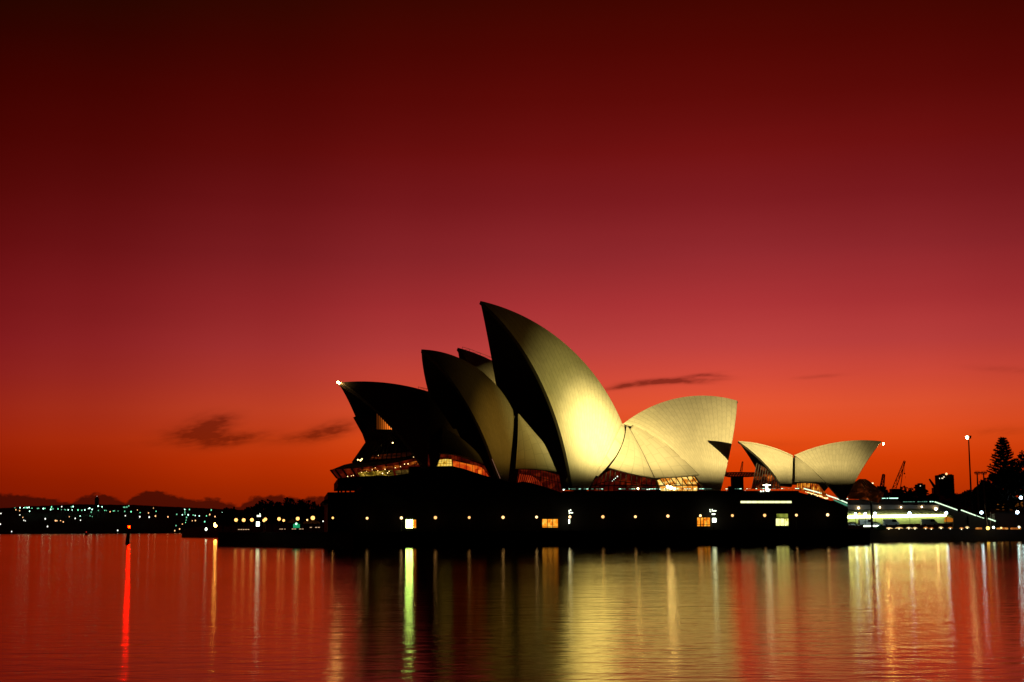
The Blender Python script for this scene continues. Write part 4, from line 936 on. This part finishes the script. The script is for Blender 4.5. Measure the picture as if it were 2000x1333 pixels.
# dark kiosk walls at right with pale pier
p0, p1 = at(1946, 1022, 474), at(2040, 1003, 474)
t = empty('kiosk', V(((p0.x + p1.x) / 2, 476, DECK)), 'long low dark kiosk at the right edge below the fig trees', 'kiosk')
bm = B(); box(bm, (p0.x, 474, DECK), (p1.x, 482, p1.z)); link('wall', bm, surf('kiosk_wall', (.07, .03, .022), .8, .3, .5), t)
bm = B(); box(bm, (p0.x - .5, 473.6, p1.z), (p1.x + .5, 482.4, p1.z + .35)); link('roof', bm, M_black, t)
bm = B(); a = at(1938, 1004, 472); b = at(1943.5, 1018, 472); box(bm, (a.x, 472, DECK), (b.x, 472.8, a.z))
tag(link('pale_pier', bm, surf('pier_stone', (.5, .4, .26), .8, .15, .6)), 'pale stone pier at the foot of the steps', 'pier')
bm = B(); a = at(1887.5, 1008, 470); b = at(1892, 1022, 470); box(bm, (a.x, 470, DECK), (b.x, 470.8, a.z))
tag(link('pale_pier', bm, surf('pier_stone_dim', (.4, .34, .16), .8, .15, .6)), 'dim olive pier left of the white globe lamp', 'pier')
# low lit openings of the lower concourse and cafe parasols along the quay edge
def parasol(px, py, d, w, lit, i):
    p = at(px, py, d); base = DECK; k = d / FPX; r = w * k / 2
    t = empty('parasol', V((p.x, p.y, base)), 'glowing cafe parasol on the quay edge, %s from the left' % ordinal(i), 'parasol', 'cafe parasols on the quay edge')
    bm = B(); top = p + V((0, 0, .45)); ring = [bm.verts.new(p + V((math.cos(a) * r, math.sin(a) * r, 0))) for a in [2 * math.pi * j / 12 for j in range(12)]]
    mid = [bm.verts.new(p + V((math.cos(a) * r * .6, math.sin(a) * r * .6, .3))) for a in [2 * math.pi * j / 12 for j in range(12)]]; tv = bm.verts.new(top)
    for j in range(12): bm.faces.new((ring[j], ring[(j + 1) % 12], mid[(j + 1) % 12], mid[j])); bm.faces.new((mid[j], mid[(j + 1) % 12], tv))
    link('canopy', bm, lit, t)
    bm = B(); tube(bm, [(p.x, p.y, base - .3), (p.x, p.y, p.z + .4)], .06, 6); link('pole', bm, M_black, t)
    bm = B(); ball(bm, p - V((0, 0, .15)), .15, 0, 8); link('lamp', bm, E_carglow, t)
E_par = interior('lit_canvas', [(0, lin(170, 110, 50)), (.5, lin(245, 205, 130)), (1, lin(255, 245, 200))], 1.3, (1.5, 1.5, 1.5), 3.)
E_paro = interior('lit_canvas_amber', [(0, lin(120, 50, 14)), (.5, lin(220, 130, 50)), (1, lin(255, 215, 130))], 1.1, (1.5, 1.5, 1.5), 5.)
for i, (x, y, w) in enumerate([(1736, 1033, 17), (1756, 1032.6, 17), (1775, 1032.4, 12), (1787, 1032.6, 10), (1808, 1032.2, 10), (1819, 1033, 9), (1838, 1031.8, 10), (1856, 1032.2, 9), (1878, 1033, 9), (1889, 1031.2, 9)]):
    parasol(x, y, 463, w, E_par if i in (0, 1, 2, 3, 6, 9) else E_paro, i)
bm = B(); zb = DECK
for i, (x, y, r, m_) in enumerate([(1929.5, 1032, .55, emis('quay_amber', (1, .6, .1), 5)), (1940.5, 1030.6, .4, E_panel), (1955.5, 1031.4, .3, E_globe_dim), (1990, 1030, .4, E_carglow)]):
    globe_lamp(x, y, 464, r, m_, DECK - .4, ['low amber lamp on the quay edge at right', 'low white lamp just right of the amber one', 'low dim lamp left of the lit openings', 'low bright lamp above the last lit opening'][i], None, 'bollard_lamp')
for i, (x0, x1) in enumerate([(1906, 1918), (1947, 1969), (1974, 1994)]):
    a, b = at(x0, 1034.4, 465), at(x1, 1030.8, 465)
    bm = B(); h_ = b.z - a.z
    pts = [a, V((b.x, a.y, a.z)), V((b.x, a.y, b.z - h_ * .3)), V((b.x - h_ * .3, a.y, b.z)), V((a.x + h_ * .3, a.y, b.z)), V((a.x, a.y, b.z - h_ * .3))]
    prism(bm, pts, V((0, .3, 0)))
    tag(link('lit_opening', bm, interior('lit_opening', [(0, lin(150, 70, 20)), (.6, lin(225, 140, 60)), (1, lin(250, 190, 100))], .8, (.8, .8, .8), 2. + i)), 'low amber lit opening with rounded corners on the quay, %s from the left' % ordinal(i), 'lit opening', 'lit openings in the lower quay wall')
# vans and cars parked under the concourse
def car(px, d, kind, i, lab):
    a = at(px, 1024, d); t = empty('parked_car', V((a.x, a.y, DECK + .9)), lab, 'car', 'cars under the concourse'); L, Hh = (4.4, 1.4) if kind == 0 else (5., 2.2); z = DECK + .9
    pr = [(-.5, .25), (-.5, .55), (-.44, .62), (-.26, .66), (-.14, 1), (.2, 1), (.34, .66), (.46, .6), (.5, .5), (.5, .25)] if kind == 0 else [(-.5, .18), (-.5, .95), (-.47, 1), (.3, 1), (.4, .62), (.5, .5), (.5, .18)]
    bm = B(); prism(bm, [V((a.x + x * L, a.y, z + y * Hh)) for x, y in pr], V((0, 1.7, 0))); link('body', bm, surf('car_paint_%d' % i, (.5, .5, .42), .35, .05, 1.), t)
    bm = B(); gl = [(-.24, .68), (-.13, .96), (.18, .96), (.3, .68)] if kind == 0 else [(.05, .6), (.05, .94), (.28, .94), (.36, .62)]
    prism(bm, [V((a.x + x * L, a.y - .02, z + y * Hh)) for x, y in gl], V((0, -.01, 0))); link('window', bm, M_wallglass, t)
    for s_ in (-.3, .3):
        bm = B(); tube(bm, [(a.x + s_ * L, a.y - .03, z + .33), (a.x + s_ * L, a.y + .25, z + .33)], .33, 12); link('wheel', bm, M_black, t)
for i, (x, k, lab) in enumerate([(1664, 0, 'pale car parked at the dark left end of the concourse'), (1694, 1, 'pale van parked left of the dark light mast pole'), (1708, 0, 'pale car parked right behind the light mast'), (1741, 1, 'pale van parked at the middle of the concourse'), (1816, 1, 'greenish van parked alone at the right of the concourse')]):
    car(x, 457 + (i % 2), k, i, lab)
bm = B(); bar(bm, at(1687, 1028, 452), at(1722, 1027.5, 452), .12, .4); tag(link('kerb_light', bm, E_panel), 'thin white line of light on the kerb below the parked vans', 'strip light')
bm = B(); prism(bm, [at(x, y, 450) for x, y in [(1712, 1030.5), (1722, 1025), (1732, 1032), (1729, 1036), (1716, 1035)]], V((0, 2.5, 0)))
tag(link('ramp_wall', bm, surf('green_wall', (.05, .16, .09), .7, .2, .5)), 'green tinted ramp wall beside the first parasol', 'ramp wall')

# ------------------------------------------------------------------ far silhouettes at right: cranes and towers
def lattice(bm, a, b, w, n, th):
    a, b = V(a), V(b); d = (b - a).normalized(); x = d.cross(V((0, 1, 0))).normalized()
    for s_ in (-1, 1): bar(bm, a + x * w / 2 * s_, b + x * w * .22 * s_, th)
    for k in range(n):
        p_, q_ = a.lerp(b, k / n), a.lerp(b, (k + 1) / n); wa, wb = w * (1 - .56 * k / n) / 2, w * (1 - .56 * (k + 1) / n) / 2
        s_ = 1 if k % 2 else -1
        bar(bm, p_ + x * wa * s_, q_ - x * wb * s_, th * .7); bar(bm, q_ - x * wb, q_ + x * wb, th * .7)
D = 1200
p = at(1757, 958, D); t = empty('crane', V((p.x, p.y, 15)), 'lattice crane with a tall leaning jib and hanging hook', 'crane', 'cranes on the skyline')
bm = B(); lattice(bm, at(1745, 958, D), at(1767, 901, D), 3., 9, .5); link('jib', bm, M_black, t)
bm = B(); bar(bm, at(1758, 958, D), at(1766, 903, D), .5); bar(bm, at(1754, 930, D), at(1762, 930, D), .5); link('back_leg', bm, M_black, t)
bm = B(); bar(bm, at(1767, 902, D), at(1766.5, 924, D), .18); ball(bm, at(1766.5, 925.5, D), .7, 0, 6); bar(bm, at(1768.5, 930, D), at(1768.5, 935, D), .15); link('hook', bm, M_black, t)
bm = B(); a, b = at(1742, 962, D), at(1762, 955, D); box(bm, (a.x, D, 12), (b.x, D + 8, b.z)); link('cab', bm, M_black, t)
p = at(1723, 958, D); t = empty('crane', V((p.x, p.y, 15)), 'short steep crane jib left of the tall lattice crane', 'crane', 'cranes on the skyline')
bm = B(); lattice(bm, at(1721.5, 960, D), at(1726, 927, D), 3.4, 7, .9); link('jib', bm, M_black, t)
bm = B(); a, b = at(1717, 965, D), at(1728, 950, D); box(bm, (a.x, D, 12), (b.x, D + 6, b.z)); link('cab', bm, M_black, t)
p = at(1830, 958, D); t = empty('crane', V((p.x, p.y, 15)), 'thin solid crane jib leaning left beside the apartment tower', 'crane', 'cranes on the skyline')
bm = B(); tube(bm, [at(1829, 957, D), at(1815, 936, D)], [1.5, .7], 6); link('jib', bm, M_black, t)
bm = B(); a, b = at(1824, 966, D), at(1836, 953, D); box(bm, (a.x, D, 12), (b.x, D + 6, b.z)); link('cab', bm, M_black, t)
def tower_block(x0, x1, yt, d, lab, lits, extra):
    a, b = at(x0, yt, d), at(x1, yt, d); t = empty('apartment_tower', V(((a.x + b.x) / 2, d, 8)), lab, 'building', 'towers on the skyline')
    bm = B(); box(bm, (a.x, d, 8), (b.x, d + (b.x - a.x), (a.z + b.z) / 2)); link('wall', bm, M_bldg, t)
    bm = B()
    for ex0, ex1, ey in extra:
        c, e = at(ex0, ey, d), at(ex1, ey, d); box(bm, (c.x, d + 1, (a.z + b.z) / 2), (e.x, d + 6, c.z))
    link('plant_room', bm, M_bldg, t)
    for x, y, w, h in lits:
        q = at(x, y, d); k = d / FPX; bm = B(); box(bm, (q.x - w * k / 2, d - .06, q.z - h * k / 2), (q.x + w * k / 2, d + .05, q.z + h * k / 2)); link('lit_window', bm, emis('tower_window', (1, .78, .5), 1.6), t)
    bm = B()
    for k in range(1, 9):
        z = 8 + ((a.z + b.z) / 2 - 8) * k / 9; box(bm, (a.x - .12, d - .12, z), (b.x + .12, d + .1, z + .35))
    link('balcony_band', bm, M_bldg, t)
tower_block(1834, 1863, 928, 1000, 'dark apartment tower with two lit top windows on the right skyline', [(1840.5, 934.5, 3.4, 1.6), (1843.5, 932, 2.4, 1.8), (1835, 934.8, 1, 2)], [(1843, 1852, 925), (1838, 1841, 926.5), (1856, 1861, 926.6)])
tower_block(1791, 1807.5, 946.5, 1100, 'smaller dark block with a lit window left of the apartment tower', [(1797.5, 949.5, 1.4, 1.4)], [(1796, 1803, 944)])
bm = B(); q = at(1848.5, 926, 999); ball(bm, q, .8, 0, 8); tube(bm, [q - V((0, 0, 1.5)), q], .15, 5, 1)
tag(link('roof_lamp', bm, [E_amber, M_black]), 'small roof lamp on top of the apartment tower', 'lamp')
# hammerhead crane glimpsed between the sails
D = 1500; p = at(1440, 955, D); t = empty('hammerhead_crane', V((p.x, p.y, 10)), 'hammerhead dockyard crane glimpsed between the sails', 'crane')
bm = B(); a, b = at(1431, 958, D), at(1452, 932, D); box(bm, (a.x, D, 10), (b.x, D + 12, b.z)); a2, b2 = at(1424, 958, D), at(1434, 950, D); box(bm, (a2.x, D + 1, 10), (b2.x, D + 9, b2.z)); link('tower', bm, M_bldg, t)
bm = B()
T = [(1416, 924), (1432, 923.4), (1448, 923.4), (1475, 924)]; L_ = [(1416, 929), (1424, 931), (1432, 931.5), (1438, 931.5), (1450, 931), (1462, 931), (1475, 930)]
for s_ in (0, 6):
    for r0 in (T, L_):
        for (x0, y0), (x1, y1) in zip(r0, r0[1:]): bar(bm, at(x0, y0, D) + V((0, s_, 0)), at(x1, y1, D) + V((0, s_, 0)), 1.1)
    for k in range(11):
        x = 1417 + k * 5.4; bar(bm, at(x, 924, D) + V((0, s_, 0)), at(x + 2.7, 930.8, D) + V((0, s_, 0)), .7); bar(bm, at(x + 2.7, 930.8, D) + V((0, s_, 0)), at(x + 5.4, 924, D) + V((0, s_, 0)), .7)
a, b = at(1414.5, 930, D), at(1419, 920, D); box(bm, (a.x, D, a.z), (b.x, D + 6, b.z))
link('boom', bm, M_bldg, t)
bm = B(); lattice(bm, at(1447, 923.5, D), at(1450.5, 902, D), 2.2, 6, .5); link('jib', bm, M_black, t)

# ------------------------------------------------------------------ floodlights on the photographer's side of the cove
def flood(px, py, hit_y, cone, energy, blend, pos, col=(1, .80, .34)):
    L = bpy.data.lights.new('floodlight', 'SPOT'); L.energy = energy; L.color = col; L.spot_size = rad(cone); L.spot_blend = blend; L.shadow_soft_size = .032
    o = bpy.data.objects.new('floodlight', L); C.objects.link(o); o.location = pos
    d = at(px, py, hit_y) - V(pos); o.rotation_euler = d.to_track_quat('-Z', 'Y').to_euler(); o.parent = mast; o.matrix_parent_inverse = Matrix.Translation(-mast.location)
MP = V((165, 40, 2.6))
mast = empty('floodlight_mast', V((MP.x, MP.y, 0)), 'floodlight mast on the near quay aimed at the sails', 'floodlight')
bm = B(); tube(bm, [(MP.x, MP.y - .6, -1), (MP.x, MP.y - .6, MP.z + 1)], .2, 8); link('post', bm, M_black, mast)
# shutter plate under the beams: cuts the light along a level line above the terrace
cut = at(1300, 930, 412)
bm = B(); dv = (V((cut.x, cut.y, cut.z)) - MP); hz = V((dv.x, dv.y, 0)).normalized(); side = V((-hz.y, hz.x, 0)); k = dv.z / V((dv.x, dv.y, 0)).length
c0 = MP + hz * 4 + V((0, 0, k * 4))
prism(bm, [c0 + V(q) for q in ((-3, 0, .045), (3, 0, -.03), (3, 0, -1.6), (-3, 0, -1.6))], V((0, -.03, 0))); link('shutter', bm, M_black, mast)
FC = MP + V((0, 0, 0))
def beam(px, py, y, total, cones, col=(1, .78, .28)):
    for c, f in cones: flood(px, py, y, c, total * f, 1., FC, col)
beam(1190, 840, 412, 6.0e7, ((3.2, .18), (4.6, .24), (5.6, .13)), (1, .82, .29))
beam(1188, 798, 412, 6.0e7, ((8.0, .085),), (1, .88, .22))
beam(1130, 790, 412, 6.0e7, ((11., .007),), (1, .55, .1))
beam(1285, 895, 420, 5.0e7, ((4.0, .14), (5.5, .08), (7.6, .09)))
beam(1400, 850, 425, 2.6e7, ((9., .25),))
beam(1575, 905, 410, 3.4e7, ((7., .26), (10., .09)))
beam(1000, 835, 415, 1.1e7, ((4.4, .13),), (1, .55, .06))
# unseen spot added between the two halls to light the sail behind
L = bpy.data.lights.new('added_sail_spot', 'SPOT'); L.energy = 120000; L.color = (1, .74, .2); L.spot_size = rad(40); L.spot_blend = 1; L.shadow_soft_size = .1
tp_ = HT.pt(935, 700, 3); fl = bpy.data.objects.new('added_sail_spot', L); C.objects.link(fl); fl.location = tp_ + HT.n * 15 + HT.a * 24 + V((0, 0, 33 - tp_.z))
fl.rotation_euler = (tp_ - fl.location).to_track_quat('-Z', 'Y').to_euler(); fl.parent = opera; fl.matrix_parent_inverse = Matrix.Translation(-opera.location)
